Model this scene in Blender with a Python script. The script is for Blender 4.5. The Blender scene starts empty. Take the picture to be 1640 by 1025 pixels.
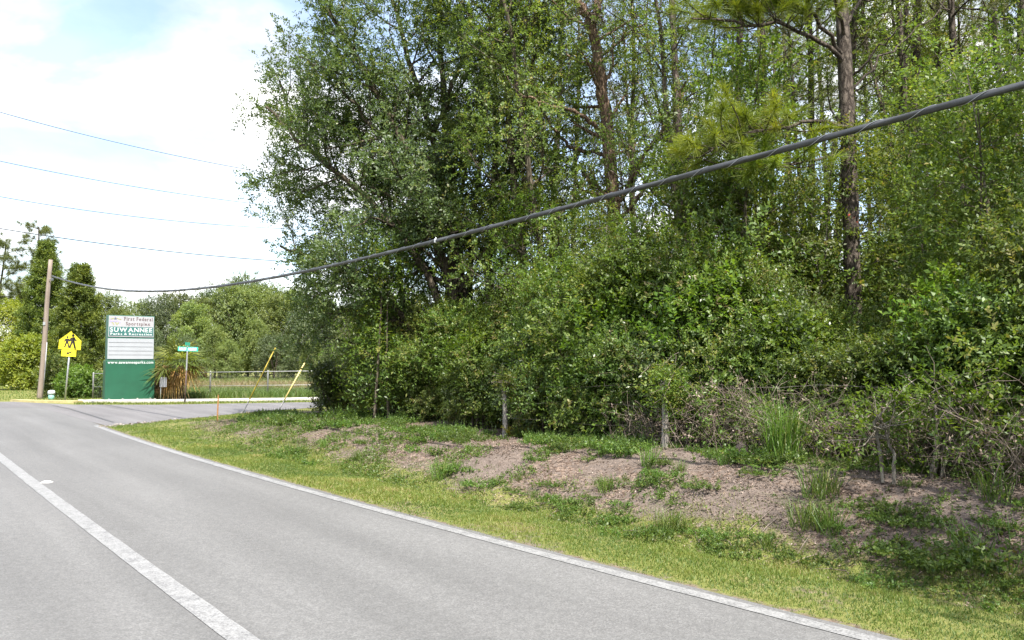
import bpy, math, random
import numpy as np
from mathutils import Vector, Matrix

PI = math.pi
R = math.radians
scene = bpy.context.scene
C = scene.collection
rng = np.random.default_rng(7)
random.seed(7)

# ------------------------------------------------------------------ camera
FPX, PITCH, CAMH = 1256.0, R(3.0), 1.6
cam_d = bpy.data.cameras.new('camera')
cam_d.sensor_width = 36.0
cam_d.lens = 36.0 * FPX / 1640.0
cam_d.clip_start = 0.05
cam_d.clip_end = 6000.0
cam = bpy.data.objects.new('camera', cam_d)
C.objects.link(cam)
cam.location = (0, 0, CAMH)
cam.rotation_euler = (PI / 2 + PITCH, 0, 0)
scene.camera = cam

# ------------------------------------------------------------------ sky and sun
SUN_EL = R(59.0)
SUN_H = Vector((0.43, -0.90))            # horizontal direction towards the sun
SUN_STRENGTH, SKY_STRENGTH, EXPOSURE = 4.5, 0.140, 1.44
SUN_H.normalize()
world = bpy.data.worlds.new('World')
scene.world = world
world.use_nodes = True
wn, wl = world.node_tree.nodes, world.node_tree.links
wn.clear()
w_out = wn.new('ShaderNodeOutputWorld')
w_bg = wn.new('ShaderNodeBackground')
w_bg.inputs['Strength'].default_value = SKY_STRENGTH
w_sky = wn.new('ShaderNodeTexSky')
w_sky.sky_type = 'NISHITA'
w_sky.sun_disc = False
w_sky.sun_elevation = SUN_EL
w_sky.sun_rotation = math.atan2(SUN_H.x, SUN_H.y)
w_sky.air_density = 1.0
w_sky.dust_density = 1.6
w_tc = wn.new('ShaderNodeTexCoord')
w_sep = wn.new('ShaderNodeSeparateXYZ')
wl.new(w_tc.outputs['Generated'], w_sep.inputs[0])


def wmath(op, a, b=None):
    n = wn.new('ShaderNodeMath'); n.operation = op
    for i, v in enumerate((a, b)):
        if v is None: continue
        if isinstance(v, (int, float)): n.inputs[i].default_value = v
        else: wl.new(v, n.inputs[i])
    return n.outputs[0]


w_z = wmath('ADD', wmath('MAXIMUM', w_sep.outputs[2], 0.0), 0.22)
w_cmb = wn.new('ShaderNodeCombineXYZ')
wl.new(wmath('DIVIDE', w_sep.outputs[0], w_z), w_cmb.inputs[0])
wl.new(wmath('DIVIDE', w_sep.outputs[1], w_z), w_cmb.inputs[1])
w_n1 = wn.new('ShaderNodeTexNoise')
w_n1.inputs['Scale'].default_value = 1.55
w_n1.inputs['Detail'].default_value = 9.0
w_n1.inputs['Roughness'].default_value = 0.52
w_n1.inputs['Distortion'].default_value = 0.25
w_map = wn.new('ShaderNodeMapping')
w_map.inputs['Location'].default_value = (3.1, 1.35, 0.4)
wl.new(w_cmb.outputs[0], w_map.inputs[0])
wl.new(w_map.outputs[0], w_n1.inputs['Vector'])
w_ramp = wn.new('ShaderNodeValToRGB')
w_ramp.color_ramp.elements[0].position = 0.45
w_ramp.color_ramp.elements[0].color = (0, 0, 0, 1)
w_ramp.color_ramp.elements[1].position = 0.63
w_ramp.color_ramp.elements[1].color = (1, 1, 1, 1)
wl.new(w_n1.outputs[0], w_ramp.inputs[0])
w_veil = wmath('ADD', wmath('MULTIPLY', w_ramp.outputs[0], 0.74), 0.16)   # thin high veil everywhere, thicker clouds on top
w_mix = wn.new('ShaderNodeMix'); w_mix.data_type = 'RGBA'
wl.new(w_veil, w_mix.inputs['Factor'])
wl.new(w_sky.outputs[0], w_mix.inputs[6])
w_n2 = wn.new('ShaderNodeTexNoise')                       # thicker and thinner parts of the clouds
w_n2.inputs['Scale'].default_value = 2.6; w_n2.inputs['Detail'].default_value = 7.0; w_n2.inputs['Roughness'].default_value = 0.55
wl.new(w_map.outputs[0], w_n2.inputs['Vector'])
w_r2 = wn.new('ShaderNodeValToRGB')
w_r2.color_ramp.elements[0].position = 0.36; w_r2.color_ramp.elements[0].color = (2.75, 2.78, 2.82, 1)
w_r2.color_ramp.elements[1].position = 0.60; w_r2.color_ramp.elements[1].color = (5.6, 5.45, 5.25, 1)
wl.new(w_n2.outputs[0], w_r2.inputs[0])
wl.new(w_r2.outputs[0], w_mix.inputs[7])
wl.new(w_mix.outputs[2], w_bg.inputs[0])
wl.new(w_bg.outputs[0], w_out.inputs[0])

sun_d = bpy.data.lights.new('sun', 'SUN')
sun_d.energy = SUN_STRENGTH
sun_d.angle = R(0.53)
sun_d.color = (1.0, 0.955, 0.88)
sun = bpy.data.objects.new('sun', sun_d)
C.objects.link(sun)
sun_dir = Vector((SUN_H.x * math.cos(SUN_EL), SUN_H.y * math.cos(SUN_EL), math.sin(SUN_EL)))
sun.rotation_euler = sun_dir.to_track_quat('Z', 'Y').to_euler()
sun.location = (0, 0, 60)

scene.view_settings.view_transform = 'Standard'
scene.view_settings.look = 'None'
scene.view_settings.exposure = EXPOSURE
scene.view_settings.gamma = 1.0
scene.view_settings.use_curve_mapping = False
scene.render.engine = 'CYCLES'
scene.cycles.max_bounces = 8
scene.cycles.diffuse_bounces = 6
scene.cycles.glossy_bounces = 2
scene.cycles.transmission_bounces = 6
scene.cycles.transparent_max_bounces = 6
scene.cycles.caustics_reflective = False
scene.cycles.caustics_refractive = False

# ------------------------------------------------------------------ survey helpers
CP, SP = math.cos(PITCH), math.sin(PITCH)


def ray(px, py):
    a, b = (px - 820.0) / FPX, (512.5 - py) / FPX
    return np.array([a, CP - b * SP, SP + b * CP])


def ground(px, py, h=0.0):
    r = ray(px, py)
    t = (h - CAMH) / r[2]
    return np.array([r[0] * t, r[1] * t, h])


def at(px, py, Y):
    r = ray(px, py)
    t = Y / r[1]
    return np.array([r[0] * t, Y, CAMH + r[2] * t])


DX, DY = -0.629, 0.777                      # along the main road
NX, NY = 0.777, 0.629                       # away from the road, towards the wood


def sp(X, Y):
    return X * DX + Y * DY, X * NX + Y * NY


def xy(s, p):
    return s * DX + p * NX, s * DY + p * NY


_edge = np.array([ground(x, y)[:2] for x, y in
                  [(150, 682), (200, 697.8), (275.6, 722), (351, 746), (427, 769), (502, 790), (578, 811), (654, 832),
                   (729, 853), (820, 876), (1005, 923), (1210, 977), (1404, 1024)]])
_es, _ep = sp(_edge[:, 0], _edge[:, 1])
_ec = np.polyfit(_es, _ep, 2)
_mid = np.array([ground(x, y)[:2] for x, y in [(2, 735), (37.6, 760), (75, 790), (131.5, 835), (188, 880), (263, 935), (376, 1012)]])
_ms, _mp = sp(_mid[:, 0], _mid[:, 1])
_mc = np.polyfit(_ms, _mp, 2)
S0, S1 = float(_es.min()), float(_es.max())


def _ext(c, s, lo, hi):
    s = np.asarray(s, float)
    sc = np.clip(s, lo, hi)
    v = np.polyval(c, sc)
    d = np.polyval(np.polyder(c), sc)
    return v + d * (s - sc)


def p_edge(s): return _ext(_ec, s, S0, S1)
def p_mid(s): return _ext(_mc, s, float(_ms.min()), float(_ms.max()))


def smooth(a, b, x):
    t = np.clip((np.asarray(x, float) - a) / (b - a), 0, 1)
    return t * t * (3 - 2 * t)


_lat = np.random.default_rng(3).random((256, 256))


def vnoise(x, y):
    x = np.asarray(x, float); y = np.asarray(y, float)
    xi, yi = np.floor(x).astype(int), np.floor(y).astype(int)
    fx, fy = x - xi, y - yi
    fx = fx * fx * (3 - 2 * fx); fy = fy * fy * (3 - 2 * fy)
    g = lambda i, j: _lat[i % 256, j % 256]
    return (g(xi, yi) * (1 - fx) + g(xi + 1, yi) * fx) * (1 - fy) + (g(xi, yi + 1) * (1 - fx) + g(xi + 1, yi + 1) * fx) * fy


def fbm(x, y, o=4):
    v, a, t = 0, 1.0, 0
    for k in range(o):
        v = v + a * vnoise(x * 2 ** k + 17.3 * k, y * 2 ** k + 5.1 * k); t += a; a *= 0.5
    return v / t


# cross road outline (world)
FARL = [ground(20, 643.6)[:2], ground(120, 648.4)[:2], ground(250, 648.6)[:2], ground(450, 645.2)[:2]]
_cd = FARL[3] - FARL[2]; _cd = _cd / np.linalg.norm(_cd)           # direction of the side street
NEARL = [ground(x, y)[:2] for x, y in [(172, 683), (200, 680), (250, 675.5), (330, 668), (400, 660.5), (470, 655.5), (545, 650)]]


_nu = np.array([[q @ _cd, q @ np.array([-_cd[1], _cd[0]])] for q in NEARL])


def near_street_gap(X, Y):
    """distance behind the near edge of the side street (positive = towards the wood)"""
    X = np.asarray(X, float); Y = np.asarray(Y, float)
    u = X * _cd[0] + Y * _cd[1]; v = -X * _cd[1] + Y * _cd[0]
    return np.interp(u, _nu[:, 0], _nu[:, 1]) - v


def height(X, Y):
    X = np.asarray(X, float); Y = np.asarray(Y, float)
    s, p = sp(X, Y)
    q = p - p_edge(s)
    H = np.interp(s, [-30, 0, 3.5, 6.7, 10, 14, 17, 20.0, 22], [0.55, 0.55, 0.56, 0.50, 0.36, 0.34, 0.34, 0.16, 0.0])
    H = H * (0.85 + 0.3 * fbm(s * 0.7 + 4, p * 0.2))
    b = smooth(1.45, 3.4, q + 0.5 * (fbm(s * 0.9, p * 0.9 + 9) - 0.5))
    street = smooth(0.2, 2.2, near_street_gap(X, Y))
    lump = (0.06 * (fbm(X * 1.9, Y * 1.9, 3) - 0.5) + 0.05 * (fbm(X * 5.5, Y * 5.5, 2) - 0.5)) * smooth(1.2, 2.2, q) * street
    small = 0.022 * (fbm(X * 5, Y * 5) - 0.55) * smooth(0.12, 0.5, q) * street
    swale = -0.07 * np.exp(-((q - 1.35) / 0.5) ** 2) * street
    return b * H * street + lump + small + swale


def hz(X, Y): return float(height(X, Y))


# ------------------------------------------------------------------ object helpers
def thing(name, label, cat, loc=(0, 0, 0), rz=0.0, group=None):
    o = bpy.data.objects.new(name, None)
    C.objects.link(o)
    o.empty_display_size = 0.2
    o.location = loc
    o.rotation_euler = (0, 0, rz)
    return tag(o, label, cat, group)


def tag(o, label, cat, group=None):
    o['label'] = label
    o['category'] = cat
    if group: o['group'] = group
    return o


def dup(root, loc, rz, sc=(1, 1, 1), label=None, group=None):
    r = root.copy(); C.objects.link(r)
    r.location = loc; r.rotation_euler = (0, 0, rz); r.scale = sc
    if label: r['label'] = label
    if group: r['group'] = group
    for ch in list(root.children):
        c = ch.copy(); C.objects.link(c); c.parent = r
        for g in list(ch.children):
            d = g.copy(); C.objects.link(d); d.parent = c
    return r


class MB:
    """collects faces (quads and polygons) and links them as one mesh"""
    def __init__(self): self.v, self.f, self.m, self.n = [], [], [], 0

    def add(self, V, F, mi=0):
        V = np.asarray(V, float).reshape(-1, 3)
        for f in F: self.f.append([i + self.n for i in f]); self.m.append(mi)
        self.v.append(V); self.n += len(V)
        return self

    def box(self, c, size, rot=None, mi=0):
        x, y, z = [k / 2 for k in size]
        V = np.array([[-x, -y, -z], [x, -y, -z], [x, y, -z], [-x, y, -z], [-x, -y, z], [x, -y, z], [x, y, z], [-x, y, z]])
        if rot is not None: V = V @ np.array(rot).T
        return self.add(V + np.array(c), [(0, 3, 2, 1), (4, 5, 6, 7), (0, 1, 5, 4), (1, 2, 6, 5), (2, 3, 7, 6), (3, 0, 4, 7)], mi)

    def tube(self, pts, rad, n=8, caps=True, mi=0, lobes=0, twist=0.0):
        pts = np.asarray(pts, float); rad = np.broadcast_to(np.asarray(rad, float), (len(pts),))
        t = np.gradient(pts, axis=0); t /= np.linalg.norm(t, axis=1)[:, None] + 1e-9
        ref = np.array([0, 0, 1.0]) if abs(t[0][2]) < 0.9 else np.array([1.0, 0, 0])
        V = []
        u = np.cross(t[0], ref); u /= np.linalg.norm(u)
        d = 0.0
        for i in range(len(pts)):
            if i: d += np.linalg.norm(pts[i] - pts[i - 1])
            u = u - t[i] * np.dot(u, t[i]); u /= np.linalg.norm(u) + 1e-9
            w = np.cross(t[i], u)
            a = np.arange(n) * 2 * PI / n
            rr = rad[i] * (1 + (0.11 * np.cos(lobes * a + twist * d) if lobes else 0))
            V.append(pts[i] + (np.cos(a) * rr)[:, None] * u if False else pts[i] + np.outer(np.cos(a) * rr, u) + np.outer(np.sin(a) * rr, w))
        F = []
        for i in range(len(pts) - 1):
            for k in range(n):
                F.append((i * n + k, i * n + (k + 1) % n, (i + 1) * n + (k + 1) % n, (i + 1) * n + k))
        if caps:
            F.append(tuple(range(n))[::-1]); F.append(tuple((len(pts) - 1) * n + k for k in range(n)))
        return self.add(np.concatenate(V), F, mi)

    def prism(self, poly, y0, y1, mi=0):
        """polygon in the xz plane extruded along y"""
        n = len(poly)
        V = [(x, y0, z) for x, z in poly] + [(x, y1, z) for x, z in poly]
        F = [tuple(range(n)), tuple(range(2 * n - 1, n - 1, -1))] + [(k, n + k, n + (k + 1) % n, (k + 1) % n) for k in range(n)]
        return self.add(V, F, mi)

    def build(self, name, mats, parent=None, smooth_=False, bevel=0.0):
        me = bpy.data.meshes.new(name)
        V = np.concatenate(self.v) if self.v else np.zeros((0, 3))
        me.from_pydata(V.tolist(), [], self.f)
        mats = mats if isinstance(mats, (list, tuple)) else [mats]
        for m in mats: me.materials.append(m)
        if len(mats) > 1: me.polygons.foreach_set('material_index', self.m)
        if smooth_: me.polygons.foreach_set('use_smooth', [True] * len(me.polygons))
        me.update()
        o = bpy.data.objects.new(name, me)
        C.objects.link(o)
        if parent: o.parent = parent
        if bevel:
            b = o.modifiers.new('bevel', 'BEVEL'); b.width = bevel; b.segments = 2
        return o


def mesh_quads(name, V, F, mat, tone=None, parent=None, smooth_=False, uvl=None):
    """fast all-quad mesh with one 'tone' value per face"""
    V = np.ascontiguousarray(V, np.float32); F = np.ascontiguousarray(F, np.int32)
    me = bpy.data.meshes.new(name)
    me.vertices.add(len(V)); me.vertices.foreach_set('co', V.ravel())
    me.loops.add(F.size); me.loops.foreach_set('vertex_index', F.ravel())
    me.polygons.add(len(F))
    me.polygons.foreach_set('loop_start', np.arange(0, F.size, 4, dtype=np.int32))
    if smooth_: me.polygons.foreach_set('use_smooth', np.ones(len(F), bool))
    me.update(calc_edges=True)
    if tone is not None:
        a = me.attributes.new('tone', 'FLOAT', 'FACE')
        a.data.foreach_set('value', np.ascontiguousarray(tone, np.float32))
    me.materials.append(mat)
    me.validate()
    o = bpy.data.objects.new(name, me); C.objects.link(o)
    if parent: o.parent = parent
    return o


def norm(a): return a / (np.linalg.norm(a, axis=-1, keepdims=True) + 1e-9)


def leaf_quads(base, d, up, L, W, fold=0.12, droop=0.15):
    n = len(base)
    L = np.broadcast_to(L, (n,))[:, None]; W = np.broadcast_to(W, (n,))[:, None]
    side = norm(np.cross(d, up)); nr = np.cross(side, d)
    mid = base + d * L * 0.48
    l = mid + side * W * 0.5 + nr * W * fold
    r = mid - side * W * 0.5 + nr * W * fold
    t = base + d * L - nr * L * droop
    V = np.stack([base, r, t, l], 1).reshape(-1, 3)
    F = np.arange(4 * n).reshape(-1, 4)
    return V, F


def twig_leaves(rg, tb, td, tl, k, L, W, upbias=0.9, spread=0.8, lvar=0.3, out=None):
    """k leaves along every twig (base tb, direction td, length tl)"""
    n = len(tb)
    f = (np.arange(k) + 0.6) / k
    ref = norm(rg.normal(size=(n, 3)))
    u = norm(np.cross(td, ref)); w = np.cross(td, u)
    base = tb[:, None] + td[:, None] * (tl[:, None, None] * f[None, :, None])
    base = base - np.array([0, 0, 1.0]) * (0.25 * tl[:, None] * f[None] ** 2)[..., None]
    ang = np.arange(k) * 2.4 + rg.random((n, 1)) * 6.28
    radial = np.cos(ang)[..., None] * u[:, None] + np.sin(ang)[..., None] * w[:, None]
    d = norm(td[:, None] * 0.6 + radial * spread + rg.normal(size=(n, k, 3)) * 0.28 + np.array([0, 0, 0.08]))
    up = np.array([0, 0, upbias]) + rg.normal(size=(n, k, 3)) * 0.5
    if out is not None: up = up + out[:, None] * 0.75           # leaves turn their faces to the open side
    up = norm(up)
    m = n * k
    s = 1 + lvar * (rg.random(m) - 0.5) * 2
    V, F = leaf_quads(base.reshape(m, 3), d.reshape(m, 3), up.reshape(m, 3), L * s, W * s)
    tw = np.clip(rg.normal(0.5, 0.16, n), 0, 1)
    tone = np.clip(np.repeat(tw, k) + rg.normal(0, 0.14, m), 0, 1)
    return V, F, tone


def tubes_quads(tubes, n=6):
    """tubes: list of (pts, radii) -> all-quad arrays"""
    Vs, Fs, off = [], [], 0
    for pts, rad in tubes:
        pts = np.asarray(pts); rad = np.asarray(rad); m = len(pts)
        t = norm(np.gradient(pts, axis=0))
        ref = np.array([0.31, 0.95, 0.05]) if abs(t[0][2]) > 0.5 else np.array([0.05, 0.1, 0.99])
        u = norm(np.cross(t, ref)); w = np.cross(t, u)
        a = np.arange(n) * 2 * PI / n
        V = pts[:, None] + rad[:, None, None] * (np.cos(a)[None, :, None] * u[:, None] + np.sin(a)[None, :, None] * w[:, None])
        i = np.arange(m - 1)[:, None] * n; k = np.arange(n)[None]; k2 = (k + 1) % n
        F = np.stack([i + k, i + k2, i + n + k2, i + n + k], -1).reshape(-1, 4) + off
        Vs.append(V.reshape(-1, 3)); Fs.append(F); off += m * n
    return np.concatenate(Vs), np.concatenate(Fs)


def wander(rg, start, d, length, wig=0.12, trop=0.0, seg=0.4):
    n = max(4, int(length / seg))
    pts = [np.array(start, float)]; d = np.array(d, float); d /= np.linalg.norm(d)
    for i in range(n):
        d = d + rg.normal(size=3) * wig + np.array([0, 0, trop])
        d /= np.linalg.norm(d)
        pts.append(pts[-1] + d * length / n)
    return np.array(pts)


def grow(rg, pts, r0, r1, spec, level, tubes, tips):
    """pts: the parent polyline; spec: list of dicts per level (count, len, first, ang, wig, trop)"""
    m = len(pts)
    rad = np.linspace(r0, r1, m)
    tubes.append((pts, rad))
    if level >= len(spec):
        t = norm(np.gradient(pts, axis=0))
        for i in range(max(1, m // 3), m): tips.append((pts[i], t[i]))
        return
    sp_ = spec[level]
    t = norm(np.gradient(pts, axis=0))
    total = np.linalg.norm(np.diff(pts, axis=0), axis=1).sum()
    cnt = sp_['n'] if isinstance(sp_['n'], int) else max(2, int(sp_['n'] * total))
    a0 = rg.random() * 6.28
    for k in range(cnt):
        f = sp_['first'] + (1 - sp_['first']) * (k + rg.random()) / cnt
        i = min(m - 2, int(f * (m - 1)))
        b = pts[i] + (pts[i + 1] - pts[i]) * (f * (m - 1) - i)
        az = a0 + k * 2.4 + rg.normal() * 0.5
        u = np.cross(t[i], [0.3, 0.2, 0.93]); u /= np.linalg.norm(u) + 1e-9
        w = np.cross(t[i], u)
        an = R(sp_['ang'] + rg.normal() * 10)
        d = t[i] * math.cos(an) + (u * math.cos(az) + w * math.sin(az)) * math.sin(an)
        ln = sp_['len'] * (1 - sp_.get('taper', 0.5) * f) * (0.7 + 0.6 * rg.random())
        if 'shape' in sp_:
            g = sp_['shape'](b, d)
            if g <= 0.05: continue
            ln *= g
        cp = wander(rg, b, d, ln, sp_.get('wig', 0.14), sp_.get('trop', 0.02), sp_.get('seg', 0.35))
        rr = max(0.006, np.interp(f, [0, 1], [r0, r1]) * sp_.get('rad', 0.5))
        grow(rg, cp, rr, rr * 0.35, spec, level + 1, tubes, tips)
    # leader end
    for i in range(max(1, int(m * 0.85)), m): tips.append((pts[i], t[i]))


# ------------------------------------------------------------------ materials
def new_mat(name):
    m = bpy.data.materials.new(name); m.use_nodes = True
    nt = m.node_tree; nt.nodes.clear()
    o = nt.nodes.new('ShaderNodeOutputMaterial')
    return m, nt.nodes, nt.links, o


def ramp(nodes, stops):
    r = nodes.new('ShaderNodeValToRGB')
    e = r.color_ramp.elements
    while len(e) < len(stops): e.new(0.5)
    for k, (p, c) in enumerate(stops):
        e[k].position = p; e[k].color = (*c, 1)
    return r


def noise(nodes, links, scale, detail=4, rough=0.55, coord='Object', vec=None, dist=0.0):
    n = nodes.new('ShaderNodeTexNoise')
    n.inputs['Scale'].default_value = scale; n.inputs['Detail'].default_value = detail
    n.inputs['Roughness'].default_value = rough; n.inputs['Distortion'].default_value = dist
    if vec is None:
        t = nodes.new('ShaderNodeTexCoord'); vec = t.outputs[coord]
    links.new(vec, n.inputs['Vector'])
    return n


def leaf_mat(name, stops, rough=0.38, transl=0.34, tcol=(1.25, 1.2, 0.55), spec=0.5, objvar=0.25):
    m, N, L, out = new_mat(name)
    at_ = N.new('ShaderNodeAttribute'); at_.attribute_name = 'tone'
    rp = ramp(N, stops); L.new(at_.outputs['Fac'], rp.inputs[0])
    oi = N.new('ShaderNodeObjectInfo')
    mr = N.new('ShaderNodeMapRange'); L.new(oi.outputs['Random'], mr.inputs[0])
    mr.inputs[3].default_value = 1 - objvar; mr.inputs[4].default_value = 1 + objvar
    mh = N.new('ShaderNodeMapRange'); L.new(oi.outputs['Random'], mh.inputs[0])
    mh.inputs[3].default_value = 0.485; mh.inputs[4].default_value = 0.51
    hs = N.new('ShaderNodeHueSaturation'); L.new(rp.outputs[0], hs.inputs['Color'])
    L.new(mr.outputs[0], hs.inputs['Value']); L.new(mh.outputs[0], hs.inputs['Hue'])
    pb = N.new('ShaderNodeBsdfPrincipled'); L.new(hs.outputs[0], pb.inputs['Base Color'])
    pb.inputs['Roughness'].default_value = rough
    pb.inputs['Specular IOR Level'].default_value = spec
    tr = N.new('ShaderNodeBsdfTranslucent')
    mc = N.new('ShaderNodeMix'); mc.data_type = 'RGBA'; mc.blend_type = 'MULTIPLY'; mc.inputs['Factor'].default_value = 1
    L.new(hs.outputs[0], mc.inputs[6]); mc.inputs[7].default_value = (*tcol, 1)
    L.new(mc.outputs[2], tr.inputs[0])
    mx = N.new('ShaderNodeMixShader'); mx.inputs[0].default_value = transl
    L.new(pb.outputs[0], mx.inputs[1]); L.new(tr.outputs[0], mx.inputs[2]); L.new(mx.outputs[0], out.inputs[0])
    return m


def simple_mat(name, col, rough=0.6, metal=0.0, var=0.12, scale=8.0, bump=0.0, spec=0.5, bscale=None, col2=None, stretch=None):
    m, N, L, out = new_mat(name)
    tc = N.new('ShaderNodeTexCoord'); vec = tc.outputs['Object']
    if stretch:
        mp = N.new('ShaderNodeMapping'); mp.inputs['Scale'].default_value = stretch
        L.new(vec, mp.inputs[0]); vec = mp.outputs[0]
    n = noise(N, L, scale, 6, 0.6, vec=vec)
    c2 = col2 if col2 else tuple(c * (1 - var * 2) for c in col)
    rp = ramp(N, [(0.3, c2), (0.7, col if col2 else tuple(min(1, c * (1 + var)) for c in col))])
    L.new(n.outputs[0], rp.inputs[0])
    pb = N.new('ShaderNodeBsdfPrincipled'); L.new(rp.outputs[0], pb.inputs['Base Color'])
    pb.inputs['Roughness'].default_value = rough; pb.inputs['Metallic'].default_value = metal
    pb.inputs['Specular IOR Level'].default_value = spec
    if bump:
        b = N.new('ShaderNodeBump'); b.inputs['Strength'].default_value = bump; b.inputs['Distance'].default_value = 0.02
        n2 = noise(N, L, bscale or scale * 3, 8, 0.65, vec=vec)
        L.new(n2.outputs[0], b.inputs['Height']); L.new(b.outputs[0], pb.inputs['Normal'])
    L.new(pb.outputs[0], out.inputs[0])
    return m


M = {}
M['oak_leaf'] = leaf_mat('oak_leaf', [(0.0, (0.036, 0.062, 0.018)), (0.5, (0.078, 0.120, 0.036)), (0.85, (0.130, 0.175, 0.055)), (1, (0.18, 0.18, 0.07))], rough=0.46, transl=0.44)
M['light_leaf'] = leaf_mat('light_leaf', [(0.0, (0.056, 0.092, 0.018)), (0.5, (0.115, 0.168, 0.035)), (0.85, (0.180, 0.225, 0.052)), (1, (0.25, 0.21, 0.075))], rough=0.48, transl=0.50, spec=0.45)
M['shrub_leaf'] = leaf_mat('shrub_leaf', [(0.0, (0.040, 0.078, 0.013)), (0.5, (0.094, 0.156, 0.026)), (0.85, (0.160, 0.220, 0.042)), (1, (0.21, 0.21, 0.055))], rough=0.46, transl=0.47, spec=0.5)
M['waxy_leaf'] = leaf_mat('waxy_leaf', [(0.0, (0.038, 0.066, 0.015)), (0.5, (0.082, 0.124, 0.028)), (0.9, (0.135, 0.176, 0.046)), (1, (0.18, 0.15, 0.06))], rough=0.38, transl=0.38, spec=0.6)
M['bright_leaf'] = leaf_mat('bright_leaf', [(0.0, (0.060, 0.130, 0.014)), (0.5, (0.110, 0.205, 0.024)), (1, (0.18, 0.27, 0.04))], rough=0.48, transl=0.5)
M['cedar_leaf'] = leaf_mat('cedar_leaf', [(0.0, (0.042, 0.078, 0.013)), (0.5, (0.092, 0.145, 0.022)), (1, (0.19, 0.24, 0.040))], rough=0.6, transl=0.38, objvar=0.1)
M['far_leaf'] = leaf_mat('far_leaf', [(0.0, (0.085, 0.125, 0.038)), (0.5, (0.155, 0.205, 0.058)), (1, (0.24, 0.275, 0.080))], rough=0.55, transl=0.46, objvar=0.45)  # leaf green lightened: distance haze is put into the colour, no haze volume
M['needle'] = leaf_mat('needle', [(0.0, (0.085, 0.135, 0.014)), (0.5, (0.160, 0.215, 0.022)), (0.9, (0.24, 0.27, 0.032)), (1, (0.27, 0.20, 0.06))], rough=0.5, transl=0.5, objvar=0.1)
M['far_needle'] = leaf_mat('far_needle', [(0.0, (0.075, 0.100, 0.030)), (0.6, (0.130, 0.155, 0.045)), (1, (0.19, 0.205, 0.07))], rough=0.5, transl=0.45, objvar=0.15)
M['weed_leaf'] = leaf_mat('weed_leaf', [(0.0, (0.045, 0.095, 0.016)), (0.5, (0.095, 0.165, 0.030)), (0.9, (0.155, 0.220, 0.046)), (1, (0.24, 0.20, 0.07))], rough=0.5, transl=0.44)
M['grass_blade'] = leaf_mat('grass_blade', [(0.0, (0.055, 0.108, 0.016)), (0.40, (0.125, 0.185, 0.030)), (0.72, (0.210, 0.240, 0.050)), (0.9, (0.31, 0.28, 0.11)), (1, (0.40, 0.32, 0.17))], rough=0.55, transl=0.42, objvar=0.0)
M['field_blade'] = leaf_mat('field_blade', [(0.0, (0.075, 0.130, 0.025)), (0.5, (0.13, 0.18, 0.04)), (0.7, (0.19, 0.17, 0.07)), (1, (0.25, 0.19, 0.12))], rough=0.6, transl=0.35, objvar=0.0)
M['tall_grass'] = leaf_mat('tall_grass', [(0.0, (0.060, 0.130, 0.018)), (0.6, (0.130, 0.210, 0.034)), (1, (0.30, 0.26, 0.10))], rough=0.45, transl=0.42)
M['yellow_bush'] = leaf_mat('yellow_bush', [(0.0, (0.11, 0.15, 0.018)), (0.5, (0.21, 0.255, 0.030)), (1, (0.30, 0.31, 0.05))], rough=0.5, transl=0.5, objvar=0.1)
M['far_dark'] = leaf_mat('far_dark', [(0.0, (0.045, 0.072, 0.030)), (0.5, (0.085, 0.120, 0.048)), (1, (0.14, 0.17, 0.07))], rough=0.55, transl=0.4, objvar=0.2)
M['palm_leaf'] = leaf_mat('palm_leaf', [(0.0, (0.07, 0.11, 0.02)), (0.6, (0.16, 0.20, 0.04)), (1, (0.28, 0.28, 0.07))], rough=0.4, transl=0.4)
M['dead_palm'] = leaf_mat('dead_palm', [(0.0, (0.17, 0.095, 0.035)), (0.4, (0.30, 0.19, 0.07)), (0.7, (0.45, 0.27, 0.06)), (1, (0.42, 0.34, 0.17))], rough=0.6, transl=0.25, objvar=0.1)
M['litter_leaf'] = leaf_mat('litter_leaf', [(0.0, (0.075, 0.056, 0.045)), (0.5, (0.165, 0.122, 0.096)), (0.85, (0.26, 0.20, 0.158)), (1, (0.37, 0.30, 0.245))], rough=0.7, transl=0.1, objvar=0.0)
M['red_leaf'] = simple_mat('red_leaf', (0.35, 0.035, 0.02), 0.5)
M['yellow_leaf'] = leaf_mat('yellow_leaf', [(0.0, (0.11, 0.16, 0.02)), (0.6, (0.22, 0.22, 0.03)), (1, (0.36, 0.25, 0.04))], rough=0.45, transl=0.4)


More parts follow.
